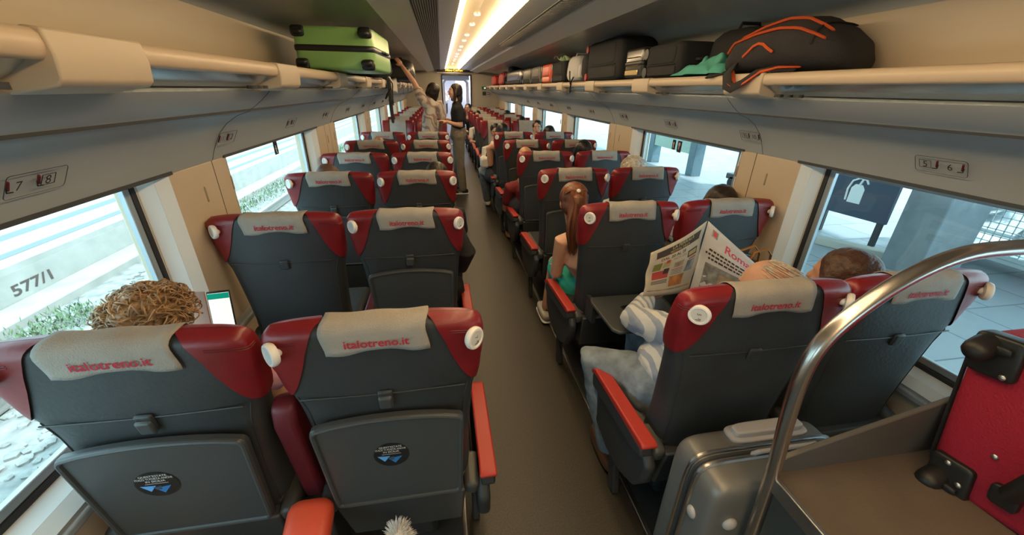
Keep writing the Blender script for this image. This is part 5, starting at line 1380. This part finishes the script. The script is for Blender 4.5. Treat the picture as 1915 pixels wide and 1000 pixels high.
seated('dark-haired passenger holding a phone, fourth row right window seat', 1.05, 3.9, 1.05, black_c, hair_bk, 'bob', hx=1.03)
t, hc, rot = seated('long dark-haired woman in black sleeveless top, sixth row right aisle seat', .36, 5.45, 1.09, black_c, hair_bk, 'long', hx=.43, skinm=skin, fwd=(.3, 1, 0))
q = MB(); limb(q, [(.30, 5.32, .93), (.245, 5.36, .90), (.26, 5.40, .68), (.34, 5.56, .62)], [.05, .052, .042, .03], n=14); obj('bare_arm', q, skin, t, remesh=.008)
q = MB(); limb(q, [(.36, 5.40, .50), (.18, 5.55, .56), (.24, 5.72, .12)], [.11, .085, .06], n=16); obj('jeans_leg', q, denim, t, remesh=.008, disp=.008)
obj('shoe', rbox((.25, 5.80, .05), (.085, .24, .09), .6, 20, 8), whitep, t)
q = rbox((.19, 5.46, .70), (.14, .14, .16), .6); obj('white_bag', q, white_c, disp=.03, label='white cloth bag on the lap of the woman in the sixth row aisle seat', cat='bag')
seated('dark-haired passenger, sixth row right window seat', 1.1, 5.6, 1.05, black_c, hair_bk, 'cap', hx=1.11)
seated('brown-haired passenger, third row left window seat', -1.09, 3.0, 1.0, white_c, mat('bald_brown', (.11, .05, .03), .55), 'cap', hx=-1.195)
t, hc, rot = seated('slouching passenger in black sleeves, second row left aisle seat', -.50, 2.06, .86, black_c, hair_dk, 'cap')
q = MB(); limb(q, [(-.38, 2.06, .84), (-.30, 2.03, .88), (-.268, 2.0, .80), (-.30, 2.1, .66)], [.05, .055, .052, .04]); obj('sleeve', q, black_c, t, remesh=.008)
seated('dark-haired passenger, third row left aisle seat', -.45, 3.0, 1.005, black_c, hair_dk, 'cap', hx=-.425)
seated('fair-haired passenger, fifth row left window seat', -1.07, 4.62, 1.005, white_c, hair_bl, 'cap', hx=-1.07)
# facing the camera
seated('woman with dark hair parted and tied back, facing the camera beside the windows', 1.09, 6.72, 1.04, white_c, hair_dk, 'cap', facing_cam=True, fwd=(-.25, -1, 0), hx=1.20)
seated('passenger in white sleeves in the first aisle seat facing the camera', .42, 6.78, .98, white_c, hair_bk, 'cap', facing_cam=True, fwd=(-.1, -1, -.3), hx=.50)
seated('passenger with dark vest over bare arms leaning into the aisle far back', .42, 10.95, 1.15, black_c, hair_dk, 'cap', facing_cam=True, fwd=(-.4, -1, 0), hx=.31)
seated('passenger in white shirt farther back in an aisle seat facing the camera', .50, 9.35, 1.06, white_c, hair_bk, 'cap', facing_cam=True, fwd=(0, -1, 0), hx=.42)
seated('dark-haired passenger deep in the facing rows by the windows', 1.10, 9.35, 1.06, black_c, hair_bk, 'cap', facing_cam=True, fwd=(0, -1, -.5))
seated('dark-haired passenger in the second facing row by the windows', 1.11, 7.65, 1.04, black_c, hair_bk, 'cap', facing_cam=True, fwd=(0, -1, -.5))
# --- small things near the seats
tt = MB().prism([(-.17, .0), (.17, .0), (.185, -.05), (.175, -.30), (.15, -.33), (-.15, -.33), (-.175, -.30), (-.185, -.05)], lambda a, b, c: Vector((.535+a*1.05, 1.69+b*1.0, .615+c)), 0, .018)
st_ = SEAT[('R', 0, 1)]
obj('folded_down_tray', tt, plastic, st_, bevel=.006, label='tray table folded down')
q = MB()
for e in (-1, 1): q.b2(.535+e*.17-.01, .535+e*.17+.01, 1.64, 1.74, .50, .62)
obj('tray_arm', q, plastic_dk, st_)
t = thing('phone', 'black phone lying on the folded-down tray behind the second row', 'phone', (.53, 1.5, .633))
obj('phone_body', MB().box((.52, 1.50, .638), (.075, .15, .009), (0, 0, R(12))), blackp, t, bevel=.003)
obj('screen', MB().box((.52, 1.50, .643), (.068, .14, .001), (0, 0, R(12))), mat('dark_glass', (.01, .01, .012), .08), t, smooth=False)
# brown handbag handles in front of the second-row window seat
t = thing('handbag', 'dark handbag with tan leather handles behind the second-row window seat', 'handbag', (1.12, 1.60, .6))
obj('bag_body', rbox((1.13, 1.60, .72), (.26, .10, .22), .4), mat('dark_bag', (.02, .017, .016), .5), t)
tan = mat('tan_leather', (.30, .13, .03), .45)
for k_ in (0, 1): obj('handle', MB().tube([(1.05+.05*k_, 1.585-.03*k_, .80), (1.07+.05*k_, 1.57-.03*k_, .91), (1.13+.05*k_, 1.56-.03*k_, .935-.01*k_), (1.18+.04*k_, 1.57-.03*k_, .89), (1.20+.04*k_, 1.585-.03*k_, .80)], .008, 8, flat=.5), tan, t, label='tan leather handle')
# white fluffy tuft at the bottom edge
t = thing('fluffy_pompom', 'white fluffy pompom under the nearest left aisle seat tray', 'pompom', (-.545, .70, .44))
q = MB(); rnd = random.Random(2)
q.ell((-.545, .70, .485), (.026, .03, .045), None, 12, 10)
for i in range(420):
    a = rnd.uniform(0, 6.28); b = rnd.uniform(-.6, 1.5); n_ = Vector((math.cos(b)*math.cos(a), math.cos(b)*math.sin(a), math.sin(b)))
    p = Vector((-.545, .70, .485))+Vector((n_.x*.024, n_.y*.028, n_.z*.04)); d_ = (n_+Vector((.2, 0, .5))).normalized()*rnd.uniform(.012, .03)
    q.tube([p, p+d_*.6, p+d_+Vector((0, 0, -.004))], [.0012, .0009, .0003], 4)
obj('fur', q, mat('white_fur', (.75, .72, .68), .9), t, kind='stuff')
obj('pompom_strap', MB().tube([(-.545, .70, .45), (-.545, .71, .3), (-.545, .74, .05)], .006, 6), blackp, t)
